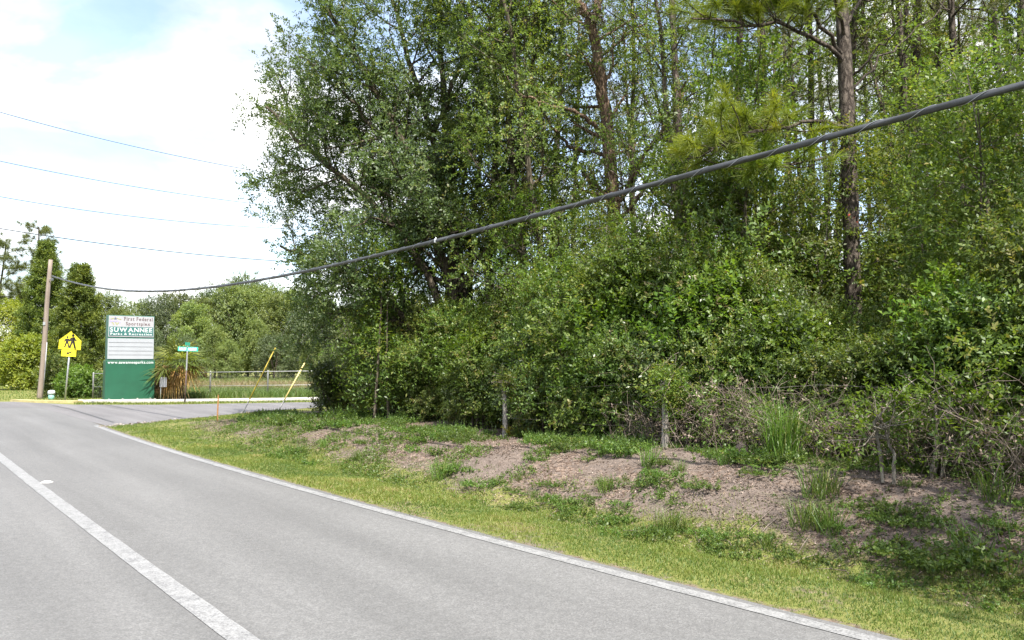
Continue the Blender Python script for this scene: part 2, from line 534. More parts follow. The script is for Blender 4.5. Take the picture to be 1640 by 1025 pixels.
def bark(name, c1, c2, sx=9.0, sz=1.6, bump=0.9):
    m, N, L, out = new_mat(name)
    tc = N.new('ShaderNodeTexCoord')
    mp = N.new('ShaderNodeMapping'); mp.inputs['Scale'].default_value = (sx, sx, sz)
    L.new(tc.outputs['Object'], mp.inputs[0])
    v = N.new('ShaderNodeTexVoronoi'); v.inputs['Scale'].default_value = 1.6; v.feature = 'DISTANCE_TO_EDGE'
    n = noise(N, L, 1.4, 8, 0.65, vec=mp.outputs[0])
    ad = N.new('ShaderNodeVectorMath'); ad.operation = 'ADD'
    L.new(mp.outputs[0], ad.inputs[0]); L.new(n.outputs['Color'], ad.inputs[1]); L.new(ad.outputs[0], v.inputs['Vector'])
    big = noise(N, L, 0.9, 3, 0.5, vec=tc.outputs['Object'])
    mxf = N.new('ShaderNodeMath'); mxf.operation = 'MULTIPLY_ADD'
    L.new(v.outputs['Distance'], mxf.inputs[0]); mxf.inputs[1].default_value = 1.4
    mm = N.new('ShaderNodeMath'); mm.operation = 'MULTIPLY'; L.new(n.outputs[0], mm.inputs[0]); mm.inputs[1].default_value = 0.7
    L.new(mm.outputs[0], mxf.inputs[2])
    rp = ramp(N, [(0.3, c1), (0.75, c2)]); L.new(mxf.outputs[0], rp.inputs[0])
    bl = N.new('ShaderNodeMix'); bl.data_type = 'RGBA'; bl.blend_type = 'MULTIPLY'; bl.inputs['Factor'].default_value = 0.6
    rb = ramp(N, [(0.3, (0.55, 0.6, 0.5)), (0.7, (1.15, 1.1, 1.05))]); L.new(big.outputs[0], rb.inputs[0])
    L.new(rp.outputs[0], bl.inputs[6]); L.new(rb.outputs[0], bl.inputs[7])
    pb = N.new('ShaderNodeBsdfPrincipled'); L.new(bl.outputs[2], pb.inputs['Base Color']); pb.inputs['Roughness'].default_value = 0.9
    pb.inputs['Specular IOR Level'].default_value = 0.2
    b = N.new('ShaderNodeBump'); b.inputs['Strength'].default_value = bump; b.inputs['Distance'].default_value = 0.03
    L.new(mxf.outputs[0], b.inputs['Height']); L.new(b.outputs[0], pb.inputs['Normal'])
    L.new(pb.outputs[0], out.inputs[0])
    return m


M['oak_bark'] = bark('oak_bark', (0.035, 0.028, 0.020), (0.15, 0.125, 0.095))
M['pine_bark'] = bark('pine_bark', (0.024, 0.018, 0.015), (0.135, 0.110, 0.094), 9.0, 3.6, 1.0)
M['grey_bark'] = bark('grey_bark', (0.10, 0.085, 0.070), (0.33, 0.29, 0.25), 14, 3)
M['dead_twig'] = simple_mat('dead_twig', (0.25, 0.205, 0.165), 0.85, var=0.3, scale=3, col2=(0.10, 0.072, 0.052))
M['post_wood'] = simple_mat('post_wood', (0.30, 0.275, 0.245), 0.9, scale=5, bump=0.6, bscale=9, stretch=(6, 6, 0.6), col2=(0.13, 0.115, 0.10))
M['pole_wood'] = simple_mat('pole_wood', (0.27, 0.225, 0.185), 0.85, scale=3, bump=0.5, bscale=6, stretch=(6, 6, 0.35), col2=(0.15, 0.112, 0.085))
M['rust_stake'] = simple_mat('rust_stake', (0.34, 0.16, 0.055), 0.7, var=0.2, scale=10)
M['steel'] = simple_mat('galvanised_steel', (0.50, 0.51, 0.52), 0.45, 0.75, 0.1, 12)
M['dull_steel'] = simple_mat('dull_steel', (0.30, 0.30, 0.30), 0.55, 0.5, 0.2, 6)
M['barbed'] = simple_mat('barbed_wire', (0.16, 0.14, 0.12), 0.7, 0.2, 0.2, 4)
M['wire'] = simple_mat('old_wire', (0.33, 0.32, 0.30), 0.5, 0.6, 0.2, 4)
M['dark_post'] = simple_mat('dark_post', (0.075, 0.045, 0.035), 0.7, 0.0, 0.2, 9)
M['cable'] = simple_mat('cable_sheath', (0.050, 0.052, 0.055), 0.42, 0.0, 0.3, 2.5, bump=0.2, bscale=14)
M['lash'] = simple_mat('lashing_wire', (0.42, 0.43, 0.45), 0.35, 0.8, 0.1, 8)
M['thin_wire'] = simple_mat('thin_line', (0.06, 0.06, 0.062), 0.5, 0.3, 0.1, 2)
M['yellow_guard'] = simple_mat('yellow_guard', (0.62, 0.47, 0.06), 0.5, var=0.12, scale=4)
M['sign_yellow'] = simple_mat('sign_yellow', (0.90, 0.76, 0.02), 0.45, var=0.03, scale=3)
M['sign_black'] = simple_mat('sign_black', (0.018, 0.012, 0.008), 0.6)
M['sign_green'] = simple_mat('sign_green_paint', (0.010, 0.080, 0.042), 0.48, var=0.08, scale=2.2, bump=0.04, bscale=30)
M['sign_green_dark'] = simple_mat('sign_green_frame', (0.028, 0.115, 0.085), 0.5, var=0.12, scale=3)
M['sign_band'] = simple_mat('sign_band', (0.030, 0.120, 0.110), 0.5, var=0.08, scale=3)
M['sign_white'] = simple_mat('sign_white', (0.33, 0.33, 0.345), 0.5, var=0.04, scale=2)
M['board_white'] = simple_mat('letterboard_white', (0.31, 0.325, 0.345), 0.5, var=0.04, scale=1.6)
M['track_grey'] = simple_mat('track_grey', (0.27, 0.28, 0.30), 0.5)
M['text_brown'] = simple_mat('lettering_brown', (0.075, 0.035, 0.032), 0.6)
M['text_white'] = simple_mat('lettering_white', (0.62, 0.64, 0.64), 0.5)
M['emblem_olive'] = simple_mat('emblem_olive', (0.30, 0.30, 0.12), 0.6)
M['emblem_violet'] = simple_mat('emblem_violet', (0.34, 0.30, 0.60), 0.6)
M['emblem_dark'] = simple_mat('emblem_dark', (0.10, 0.11, 0.16), 0.6)
M['street_green'] = simple_mat('street_sign_green', (0.03, 0.46, 0.30), 0.35, var=0.03)
M['street_mint'] = simple_mat('street_sign_lettering', (0.72, 0.95, 0.90), 0.35, var=0.02)
M['concrete'] = simple_mat('pale_concrete', (0.40, 0.38, 0.345), 0.85, var=0.1, scale=1.5, bump=0.1, bscale=40)
M['kerb_yellow'] = simple_mat('kerb_yellow', (0.42, 0.36, 0.17), 0.7, var=0.15, scale=4)
M['bin_white'] = simple_mat('pedestal_cap', (0.66, 0.70, 0.78), 0.45)
M['bin_teal'] = simple_mat('pedestal_body', (0.22, 0.42, 0.36), 0.5)
M['grey_plate'] = simple_mat('grey_plate', (0.33, 0.33, 0.36), 0.6, 0.2)
M['stone'] = simple_mat('dark_stump', (0.06, 0.045, 0.038), 0.9, var=0.3, scale=12, bump=0.8)
M['reflector'] = simple_mat('marker_plastic', (0.86, 0.83, 0.80), 0.4)


def asphalt(name, base, tint=(1, 1, 1), patch=0.12, track=False):
    m, N, L, out = new_mat(name)
    tc = N.new('ShaderNodeTexCoord'); vec = tc.outputs['Object']
    big = noise(N, L, 0.25, 4, 0.6, vec=vec)
    mp = N.new('ShaderNodeMapping'); mp.inputs['Rotation'].default_value = (0, 0, -math.atan2(DY, DX)); mp.inputs['Scale'].default_value = (1, 1, 1)
    L.new(vec, mp.inputs[0])
    mp2 = N.new('ShaderNodeMapping'); mp2.inputs['Scale'].default_value = (0.10, 1.5, 1)
    L.new(mp.outputs[0], mp2.inputs[0])
    streak = noise(N, L, 1.3, 4, 0.5, vec=mp2.outputs[0])
    grain = N.new('ShaderNodeTexVoronoi'); grain.inputs['Scale'].default_value = 105; L.new(vec, grain.inputs['Vector'])
    fine = noise(N, L, 190, 3, 0.7, vec=vec)
    med = noise(N, L, 14, 6, 0.7, vec=vec)
    rp = ramp(N, [(0.0, tuple(base * 0.55 * t for t in tint)), (0.5, tuple(base * t for t in tint)), (1.0, tuple(base * 1.8 * t for t in tint))])
    gc = N.new('ShaderNodeSeparateColor'); L.new(grain.outputs['Color'], gc.inputs[0])

    def mth(op, a, b):
        n = N.new('ShaderNodeMath'); n.operation = op
        for i, v in enumerate((a, b)):
            if isinstance(v, (int, float)): n.inputs[i].default_value = v
            else: L.new(v, n.inputs[i])
        return n.outputs[0]
    f = mth('MULTIPLY', gc.outputs[0], 0.36)
    f = mth('ADD', f, mth('MULTIPLY', fine.outputs[0], 0.30))
    f = mth('ADD', f, mth('MULTIPLY', mth('SUBTRACT', med.outputs[0], 0.5), 0.5))
    f = mth('ADD', f, mth('MULTIPLY', mth('SUBTRACT', big.outputs[0], 0.5), patch * 3))
    f = mth('ADD', f, mth('MULTIPLY', mth('SUBTRACT', streak.outputs[0], 0.5), patch * 4.5))
    f = mth('ADD', f, 0.12)
    L.new(f, rp.inputs[0])
    pb = N.new('ShaderNodeBsdfPrincipled'); L.new(rp.outputs[0], pb.inputs['Base Color'])
    pb.inputs['Roughness'].default_value = 0.82; pb.inputs['Specular IOR Level'].default_value = 0.35
    b = N.new('ShaderNodeBump'); b.inputs['Strength'].default_value = 0.35; b.inputs['Distance'].default_value = 0.006
    L.new(grain.outputs['Distance'], b.inputs['Height']); L.new(b.outputs[0], pb.inputs['Normal'])
    L.new(pb.outputs[0], out.inputs[0])
    return m


M['asphalt'] = asphalt('worn_asphalt', 0.122, (1.01, 1.0, 0.975))
M['asphalt_side'] = asphalt('side_street_asphalt', 0.126, (1.03, 0.99, 0.99), 0.16)


def paint_mat():
    m, N, L, out = new_mat('road_paint')
    tc = N.new('ShaderNodeTexCoord'); vec = tc.outputs['Object']
    g = N.new('ShaderNodeTexVoronoi'); g.inputs['Scale'].default_value = 95; L.new(vec, g.inputs['Vector'])
    n1 = noise(N, L, 7, 6, 0.75, vec=vec); n2 = noise(N, L, 60, 4, 0.7, vec=vec)
    s = N.new('ShaderNodeSeparateColor'); L.new(g.outputs['Color'], s.inputs[0])
    a = N.new('ShaderNodeMath'); a.operation = 'MULTIPLY_ADD'; L.new(s.outputs[0], a.inputs[0]); a.inputs[1].default_value = 0.35; L.new(n1.outputs[0], a.inputs[2])
    b = N.new('ShaderNodeMath'); b.operation = 'MULTIPLY_ADD'; L.new(n2.outputs[0], b.inputs[0]); b.inputs[1].default_value = 0.5; L.new(a.outputs[0], b.inputs[2])
    rp = ramp(N, [(0.25, (0.24, 0.24, 0.236)), (0.6, (0.180, 0.180, 0.178)), (0.9, (0.105, 0.105, 0.105))]); L.new(b.outputs[0], rp.inputs[0])
    mr = N.new('ShaderNodeMapRange'); mr.inputs[1].default_value = 0.5; mr.inputs[2].default_value = 1.35
    L.new(b.outputs[0], mr.inputs[0]); L.new(mr.outputs[0], rp.inputs[0])
    e = rp.color_ramp.elements
    e[0].position, e[1].position, e[2].position = 0.25, 0.55, 0.80
    pb = N.new('ShaderNodeBsdfPrincipled'); L.new(rp.outputs[0], pb.inputs['Base Color']); pb.inputs['Roughness'].default_value = 0.7
    bp = N.new('ShaderNodeBump'); bp.inputs['Strength'].default_value = 0.3; bp.inputs['Distance'].default_value = 0.005
    L.new(g.outputs['Distance'], bp.inputs['Height']); L.new(bp.outputs[0], pb.inputs['Normal'])
    L.new(pb.outputs[0], out.inputs[0])
    return m


M['paint'] = paint_mat()


def ground_mat():
    m, N, L, out = new_mat('ground_soil_and_turf')
    tc = N.new('ShaderNodeTexCoord'); vec = tc.outputs['Object']
    n1 = noise(N, L, 0.8, 6, 0.6, vec=vec); n2 = noise(N, L, 9, 8, 0.7, vec=vec); n3 = noise(N, L, 55, 5, 0.7, vec=vec)
    v = N.new('ShaderNodeTexVoronoi'); v.inputs['Scale'].default_value = 28; L.new(vec, v.inputs['Vector'])
    vs = N.new('ShaderNodeSeparateColor'); L.new(v.outputs['Color'], vs.inputs[0])
    grass = ramp(N, [(0.3, (0.085, 0.100, 0.026)), (0.5, (0.150, 0.160, 0.044)), (0.72, (0.24, 0.205, 0.10))])
    gm = N.new('ShaderNodeMath'); gm.operation = 'MULTIPLY_ADD'; L.new(n2.outputs[0], gm.inputs[0]); gm.inputs[1].default_value = 0.5
    g2 = N.new('ShaderNodeMath'); g2.operation = 'MULTIPLY'; L.new(n3.outputs[0], g2.inputs[0]); g2.inputs[1].default_value = 0.5
    L.new(g2.outputs[0], gm.inputs[2]); L.new(gm.outputs[0], grass.inputs[0])
    dirt = ramp(N, [(0.32, (0.062, 0.049, 0.041)), (0.5, (0.128, 0.102, 0.086)), (0.68, (0.215, 0.176, 0.148))]); L.new(gm.outputs[0], dirt.inputs[0])
    lit = ramp(N, [(0.2, (0.075, 0.052, 0.040)), (0.6, (0.145, 0.106, 0.080)), (0.9, (0.22, 0.165, 0.13))]); L.new(vs.outputs[0], lit.inputs[0])
    dry = ramp(N, [(0.3, (0.15, 0.12, 0.06)), (0.7, (0.27, 0.21, 0.12))]); L.new(gm.outputs[0], dry.inputs[0])

    def mix(a, b, f):
        x = N.new('ShaderNodeMix'); x.data_type = 'RGBA'; L.new(f, x.inputs['Factor']); L.new(a, x.inputs[6]); L.new(b, x.inputs[7]); return x.outputs[2]

    def attr(nm):
        a = N.new('ShaderNodeAttribute'); a.attribute_name = nm; return a.outputs['Fac']

    def soft(f, k=0.5):
        a = N.new('ShaderNodeMath'); a.operation = 'SUBTRACT'; L.new(n2.outputs[0], a.inputs[0]); a.inputs[1].default_value = 0.5
        b = N.new('ShaderNodeMath'); b.operation = 'MULTIPLY_ADD'; L.new(a.outputs[0], b.inputs[0]); b.inputs[1].default_value = 1.8; L.new(f, b.inputs[2])
        r = N.new('ShaderNodeMapRange'); r.inputs[1].default_value = k - 0.18; r.inputs[2].default_value = k + 0.18; L.new(b.outputs[0], r.inputs[0])
        return r.outputs[0]
    n1r = N.new('ShaderNodeMapRange'); n1r.inputs[1].default_value = 0.42; n1r.inputs[2].default_value = 0.58; L.new(n1.outputs[0], n1r.inputs[0])
    litf = N.new('ShaderNodeMath'); litf.operation = 'MULTIPLY'; L.new(n1r.outputs[0], litf.inputs[0]); L.new(vs.outputs[1], litf.inputs[1])
    d = mix(dirt.outputs[0], lit.outputs[0], soft(litf.outputs[0], 0.4))
    c = mix(grass.outputs[0], dry.outputs[0], soft(attr('dry')))
    c = mix(c, d, soft(attr('dirt')))
    pb = N.new('ShaderNodeBsdfPrincipled'); L.new(c, pb.inputs['Base Color']); pb.inputs['Roughness'].default_value = 0.95
    pb.inputs['Specular IOR Level'].default_value = 0.15
    b = N.new('ShaderNodeBump'); b.inputs['Strength'].default_value = 0.8; b.inputs['Distance'].default_value = 0.03
    L.new(gm.outputs[0], b.inputs['Height']); L.new(b.outputs[0], pb.inputs['Normal'])
    L.new(pb.outputs[0], out.inputs[0])
    return m


M['ground'] = ground_mat()


# ------------------------------------------------------------------ ground, roads, markings
def dirt_mask(X, Y):
    s, p = sp(X, Y); q = p - p_edge(s)
    street = smooth(0.6, 2.2, near_street_gap(X, Y))
    d = smooth(1.5, 2.1, q + 0.7 * (fbm(X * 1.1, Y * 1.1) - 0.5)) * street
    d = d * np.interp(s, [0, 8, 13, 20], [1, 0.95, 0.72, 0.62])
    d = np.maximum(d, 0.75 * smooth(3.4, 4.4, q) * street)
    d = np.maximum(d, 0.42 * smooth(0.62, 0.70, fbm(X * 0.9 + 7, Y * 0.9)) * smooth(0.0, 0.2, q) * street)       # thin spots in the turf
    d = np.maximum(d, 0.70 * (1 - smooth(0.12, 0.30, q)) * smooth(-0.3, 0.0, q))                                   # worn edge beside the asphalt
    return d


def axis(lo, a, b, hi, step):
    mid = np.arange(a, b + step * 0.5, step)
    l = a - np.cumsum(np.geomspace(step * 1.4, (a - lo) * 0.45, 16)); l = l[l > lo]
    h = b + np.cumsum(np.geomspace(step * 1.4, (hi - b) * 0.45, 16)); h = h[h < hi]
    return np.concatenate([[lo], l[::-1], mid, h, [hi]])


gx = axis(-2500, -13, 11, 2500, 0.11); gy = axis(-400, 1.5, 27, 4000, 0.11)
GX, GY = np.meshgrid(gx, gy)
GZ = height(GX, GY)
V = np.stack([GX, GY, GZ], -1).reshape(-1, 3)
nx_, ny_ = len(gx), len(gy)
I = (np.arange(ny_ - 1)[:, None] * nx_ + np.arange(nx_ - 1)[None]).ravel()
F = np.stack([I, I + 1, I + nx_ + 1, I + nx_], 1)
g_ob = mesh_quads('ground', V, F, M['ground'], smooth_=True)
g_ob['kind'] = 'structure'
g_ob['label'] = 'grassy verge rising to a bare soil bank beside the road'
for nm, val in (('dirt', dirt_mask(GX, GY)),
                ('dry', 0.75 * smooth(36.5, 39, GY) * (1 - smooth(50, 58, GY)) * smooth(-0.53, -0.48, GX / np.maximum(GY, 1.0)) + 0.35 * smooth(0.5, 0.62, fbm(GX * 0.5 + 3, GY * 0.5)))):
    a = g_ob.data.attributes.new(nm, 'FLOAT', 'POINT')
    a.data.foreach_set('value', np.ascontiguousarray(val.ravel(), np.float32))

# main road: one sheet left of the edge line
ss = np.concatenate([np.linspace(-60, 0, 13), np.linspace(0.5, 24, 95), np.linspace(25, 70, 40)])
jit = 0.05 * (fbm(ss * 3.0, ss * 0 + 2.2) - 0.5)
pr = p_edge(ss) + 0.13 + jit - 0.014 * np.maximum(0, ss - 26.5) ** 2      # bends left beyond the junction
pl = p_edge(ss) - 13.5 - 0.014 * np.maximum(0, ss - 26.5) ** 2
xr, yr = xy(ss, pr); xl, yl = xy(ss, pl)
V = np.concatenate([np.stack([xl, yl, ss * 0 + 0.004], 1), np.stack([xr, yr, ss * 0 + 0.004], 1)])
n = len(ss); i = np.arange(n - 1)
keep = np.ones(n - 1, bool)
road = mesh_quads('road', V, np.stack([i, i + n, i + n + 1, i + 1], 1)[keep], M['asphalt'])
road['kind'] = 'structure'; road['label'] = 'worn pale grey asphalt road running away to an intersection'

# side street sheet
far = [np.array(a) for a in FARL]
far = [far[0] + np.array([-9.0, -1.6])] + far + [far[3] + _cd * 60]
near = [np.array(ground(60, 652)[:2]) + np.array([-7.0, -3.5])] + [np.array(ground(60, 652)[:2])] + NEARL + [NEARL[-1] + _cd * 60]
sheet = MB()
poly = far + near[::-1]
sheet.add([(x, y, 0.008) for x, y in poly], [tuple(range(len(poly)))[::-1]])
st = sheet.build('side_street', M['asphalt_side']); st['kind'] = 'structure'; st['label'] = 'side street joining the main road at the corner'


def ribbon(name, s_arr, pc, w, z, mat, label):
    wj = w / 2
    j1 = 0.006 * (fbm(s_arr * 6, s_arr * 0 + 1) - .5) * 2; j2 = 0.006 * (fbm(s_arr * 6, s_arr * 0 + 8) - .5) * 2
    a, b = xy(s_arr, pc - wj + j1); c, d = xy(s_arr, pc + wj + j2)
    n = len(s_arr); i = np.arange(n - 1)
    V = np.concatenate([np.stack([a, b, s_arr * 0 + z], 1), np.stack([c, d, s_arr * 0 + z], 1)])
    o = mesh_quads(name, V, np.stack([i, i + n, i + n + 1, i + 1], 1), mat)
    o['kind'] = 'structure'; o['label'] = label
    return o


s_e = np.linspace(-14, S1, 170)
ribbon('edge_line', s_e, p_edge(s_e), 0.115, 0.0085, M['paint'], 'solid white edge line along the grass verge')
s_m = np.linspace(-14, 40, 220)
ribbon('lane_line', s_m, p_mid(s_m), 0.15, 0.0085, M['paint'], 'solid white lane line worn by traffic')

# far kerb strip, verge and pale sidewalk along the side street
sw_a = [ground(x, y)[:2] for x, y in [(150, 645.2), (250, 645.0), (450, 642.8), (545, 640.6)]]
sw_b = [ground(x, y)[:2] for x, y in [(150, 642.6), (250, 642.4), (450, 639.8), (545, 637.6)]]
sw_a = [sw_a[0] + (sw_a[0] - sw_a[1]) * 0.25] + sw_a + [sw_a[3] + _cd * 40]
sw_b = [sw_b[0] + (sw_b[0] - sw_b[1]) * 0.25] + sw_b + [sw_b[3] + _cd * 40]
mb = MB()
k = len(sw_a)
V = [(x, y, 0.07) for x, y in sw_a] + [(x, y, 0.07) for x, y in sw_b] + [(x, y, -0.05) for x, y in sw_a] + [(x, y, -0.05) for x, y in sw_b]
Fs = []
for j in range(k - 1):
    Fs += [(j, j + 1, k + j + 1, k + j), (2 * k + j, 2 * k + j + 1, j + 1, j), (k + j, k + j + 1, 3 * k + j + 1, 3 * k + j)]
Fs += [(0, k, 3 * k, 2 * k)]
mb.add(V, Fs)
o = mb.build('sidewalk', M['concrete']); o['kind'] = 'structure'; o['label'] = 'pale concrete sidewalk across the side street'
mb = MB()
ka = [ground(22, 643.0)[:2], ground(60, 644.5)[:2], ground(105, 645.3)[:2], ground(128, 645.6)[:2]]
for j in range(3):
    a, b = ka[j], ka[j + 1]; c = (a + b) / 2; d = b - a; ang = math.atan2(d[1], d[0])
    rot = [[math.cos(ang), -math.sin(ang), 0], [math.sin(ang), math.cos(ang), 0], [0, 0, 1]]
    mb.box((c[0], c[1], 0.035 + 0.003 * j), (np.linalg.norm(d), 0.28, 0.11), rot)
o = mb.build('kerb', M['kerb_yellow']); o['kind'] = 'structure'; o['label'] = 'faded yellow kerb at the far corner'

# tar seam and broken asphalt rim where the side street joins
mb = MB()
pts = np.array([ground(x, y)[:2] for x, y in [(85, 650), (110, 655), (140, 664), (165, 672), (182, 677)]])
for j in range(len(pts) - 1):
    d = pts[j + 1] - pts[j]; nn = np.array([-d[1], d[0]]) / np.linalg.norm(d) * 0.03
    mb.add([(*(pts[j] - nn), 0.0125), (*(pts[j + 1] - nn), 0.0125), (*(pts[j + 1] + nn), 0.0125), (*(pts[j] + nn), 0.0125)], [(0, 1, 2, 3)])
o = mb.build('tar_seam', simple_mat('tar_seam', (0.05, 0.05, 0.05), 0.6)); o['kind'] = 'structure'; o['label'] = 'dark tar seam between the two road surfaces'

rb = np.random.default_rng(41)
mb = MB()
nl = np.array(NEARL)
for k_ in range(170):
    f = rb.random() * 4.2; i0 = int(f); c = nl[i0] + (nl[i0 + 1] - nl[i0]) * (f - i0)
    c = c + rb.normal(size=2) * np.array([0.12, 0.14]) + np.array([0.05, -0.12])
    sz = rb.uniform(0.012, 0.05)
    a = rb.random() * 6.28
    rot = Matrix.Rotation(a, 3, 'Z') @ Matrix.Rotation(rb.normal() * 0.3, 3, 'X')
    mb.box((c[0], c[1], max(0.0, hz(*c)) + sz * 0.22), (sz * rb.uniform(0.8, 1.8), sz, sz * 0.6), rot, 0 if rb.random() < 0.7 else 1)
o = mb.build('gravel', [simple_mat('gravel_pale', (0.24, 0.215, 0.19), 0.9, var=0.25, scale=20), M['dark_post']])
o['kind'] = 'stuff'; o['label'] = 'loose gravel along the broken corner of the side street'

# reflective pavement marker
c = ground(75, 773)
t = MB(); hw, dw = 0.062, 0.05
t.add([(-hw, -dw, 0), (hw, -dw, 0), (hw, dw, 0), (-hw, dw, 0), (-hw * .7, -dw * .35, .017), (hw * .7, -dw * .35, .017), (hw * .7, dw * .35, .017), (-hw * .7, dw * .35, .017)],
      [(0, 3, 2, 1), (4, 5, 6, 7), (0, 1, 5, 4), (1, 2, 6, 5), (2, 3, 7, 6), (3, 0, 4, 7)])
mk = thing('pavement_marker', 'small white raised marker beside the lane line', 'road marker', (c[0], c[1], 0.004))
t.build('body', M['reflector'], mk, bevel=0.003)
t = MB(); t.box((0, -dw * 0.7, 0.0095), (0.085, 0.004, 0.010), Matrix.Rotation(R(-42), 3, 'X')); t.build('reflector', M['sign_white'], mk)

# ------------------------------------------------------------------ lettering
SERIF = {'S': [], 'U': [(0.14, 1), (0.86, 1)], 'W': [(0.06, 1), (0.5, 1), (0.94, 1)], 'A': [(0.08, 0), (0.92, 0)], 'N': [(0.12, 1), (0.12, 0), (0.88, 1)],
         'E': [(0.1, 1), (0.1, 0)], 'F': [(0.14, 0), (0.12, 1)], 'P': [(0.16, 0), (0.12, 1)], 'R': [(0.14, 0), (0.12, 1), (0.9, 0)],
         'i': [(0.5, 0)], 'r': [(0.25, 0)], 'l': [(0.5, 0)], 'd': [(0.85, 0)], 'k': [(0.15, 0), (0.88, 0)], 'n': [(0.16, 0), (0.84, 0)], 'x': [(0.1, 0), (0.9, 0)]}


def glyphs(txt, serif=False, bold=0.0):
    """text as flat slightly raised letters; returns vertices (x, z) based at the baseline and faces"""
    V, F, off, x = [], [], 0, 0.0
    for ch in txt:
        if ch == ' ': x += 0.32; continue
        cu = bpy.data.curves.new('lettering', 'FONT'); cu.body = ch; cu.size = 1.0; cu.offset = bold; cu.resolution_u = 3
        ob = bpy.data.objects.new('lettering', cu); C.objects.link(ob)
        dg = bpy.context.evaluated_depsgraph_get(); dg.update()
        me = bpy.data.meshes.new_from_object(ob.evaluated_get(dg))
        v = np.array([p.co[:] for p in me.vertices]); fs = [list(p.vertices) for p in me.polygons]
        bpy.data.objects.remove(ob); bpy.data.curves.remove(cu); bpy.data.meshes.remove(me)
        x0, x1, z1 = v[:, 0].min(), v[:, 0].max(), v[:, 1].max()
        w = x1 - x0
        V.append(np.stack([v[:, 0] - x0 + x, v[:, 1]], 1)); F += [[i + off for i in f] for f in fs]; off += len(v)
        if serif:
            for fr, top in SERIF.get(ch, []):
                cx = x + w * fr; zz = z1 if top else 0.0; hw, hh = 0.12, 0.05
                b = zz - hh if top else zz
                V.append(np.array([[cx - hw, b], [cx + hw, b], [cx + hw, b + hh], [cx - hw, b + hh]])); F.append([off, off + 1, off + 2, off + 3]); off += 4
        x += w + 0.10 + (0.05 if serif else 0)
    return np.concatenate(V), F


def lettering(txt, x0, x1, z0, z1, y, mat, parent, serif=False, bold=0.0, cap=True):
    v, f = glyphs(txt, serif, bold)
    sx = (x1 - x0) / (v[:, 0].max() - v[:, 0].min()); top = v[:, 1].max(); sz = (z1 - z0) / top
    P = np.stack([x0 + (v[:, 0] - v[:, 0].min()) * sx, np.full(len(v), y), z0 + v[:, 1] * sz], 1)
    mb = MB(); mb.add(P, f)
    return mb.build('lettering', mat, parent)


# ------------------------------------------------------------------ pylon sign of the sports park
W, H, D = 1.74, 3.45, 0.42
sg = thing('pylon_sign', 'tall green roadside sign with white letter board, SUWANNEE across its head', 'sign', (-16.2, 31.4, 0.0), R(37))
mb = MB(); mb.box((W / 2, D / 2, 1.63 + (H - 1.63) / 2), (W, D, H - 1.63)); mb.build('cabinet', M['sign_green_dark'], sg, bevel=0.012)
mb = MB(); mb.box((W / 2, D / 2, 0.83 - 0.05), (W + 0.10, D + 0.08, 1.70)); sk = mb.build('skirt', M['sign_green'], sg, bevel=0.012)
mb = MB(); mb.box((W / 2, -0.006, 3.00), (W - 0.05, 0.028, 0.84)); hp = mb.build('header_panel', M['sign_white'], sg, bevel=0.004)
mb = MB(); mb.box((W / 2, -0.023, 2.805), (W - 0.10, 0.012, 0.36)); bd = mb.build('name_band', M['sign_band'], sg)
mb = MB(); mb.box((W / 2, -0.006, 2.10), (W - 0.02, 0.028, 0.83)); lb = mb.build('letter_board', M['board_white'], sg, bevel=0.004)
for z in (1.86, 2.02, 2.19, 2.36):
    mb = MB(); mb.box((W / 2, -0.026, z), (W - 0.10, 0.010, 0.008)); mb.build('letter_track', M['track_grey'], lb)
lettering('First Federal', 0.58, 1.67, 3.245, 3.39, -0.0225, M['text_brown'], hp, True, 0.014)
lettering('Sportsplex', 0.66, 1.58, 3.055, 3.19, -0.0225, M['text_brown'], hp, True, 0.014)
lettering('SUWANNEE', 0.08, 1.65, 2.785, 2.955, -0.0315, M['text_white'], bd, True, 0.012)
lettering('Parks & Recreation', 0.09, 1.65, 2.655, 2.745, -0.0315, M['text_white'], bd, True, 0.012)
lettering('www.suwanneeparks.com', 0.02, 1.72, 1.50, 1.61, -0.0435, M['text_white'], sk, False, 0.012)
# emblem: a starry figure above olive and violet strokes
mb = MB()
cx, cz = 0.27, 3.225
star = []
for k in range(10):
    r = 0.075 if k % 2 == 0 else 0.03; a = PI / 2 + k * PI / 5
    star.append((cx + r * math.cos(a), cz + 0.09 + r * math.sin(a)))
mb.prism(star, -0.0245, -0.0205, 2)
for dx, dz, a, l, mi in ((-0.13, 0.075, -18, 0.17, 0), (0.13, 0.075, 18, 0.17, 0), (-0.10, -0.02, 4, 0.20, 1), (0.12, -0.03, 40, 0.15, 1),
                         (-0.09, -0.10, 55, 0.15, 0), (0.09, -0.11, -50, 0.13, 0), (0.0, -0.03, 0, 0.16, 1), (0.02, -0.09, 70, 0.10, 0), (-0.17, 0.0, 80, 0.10, 1)):
    rot = Matrix.Rotation(R(a), 3, 'Y')
    mb.box((cx + dx, -0.0235 + 0.0004 * l, cz + dz), (l, 0.003, 0.030), rot, mi)
mb.build('emblem', [M['emblem_olive'], M['emblem_violet'], M['emblem_dark']], hp)
mb = MB()
for x in (0.10, 0.60, 1.15, 1.64): mb.box((x, -0.052, 0.05), (0.05, 0.03, 0.10))
mb.box((W / 2, D / 2, 0.03), (W + 0.22, D + 0.2, 0.06)); mb.build('footing', M['concrete'], sg)

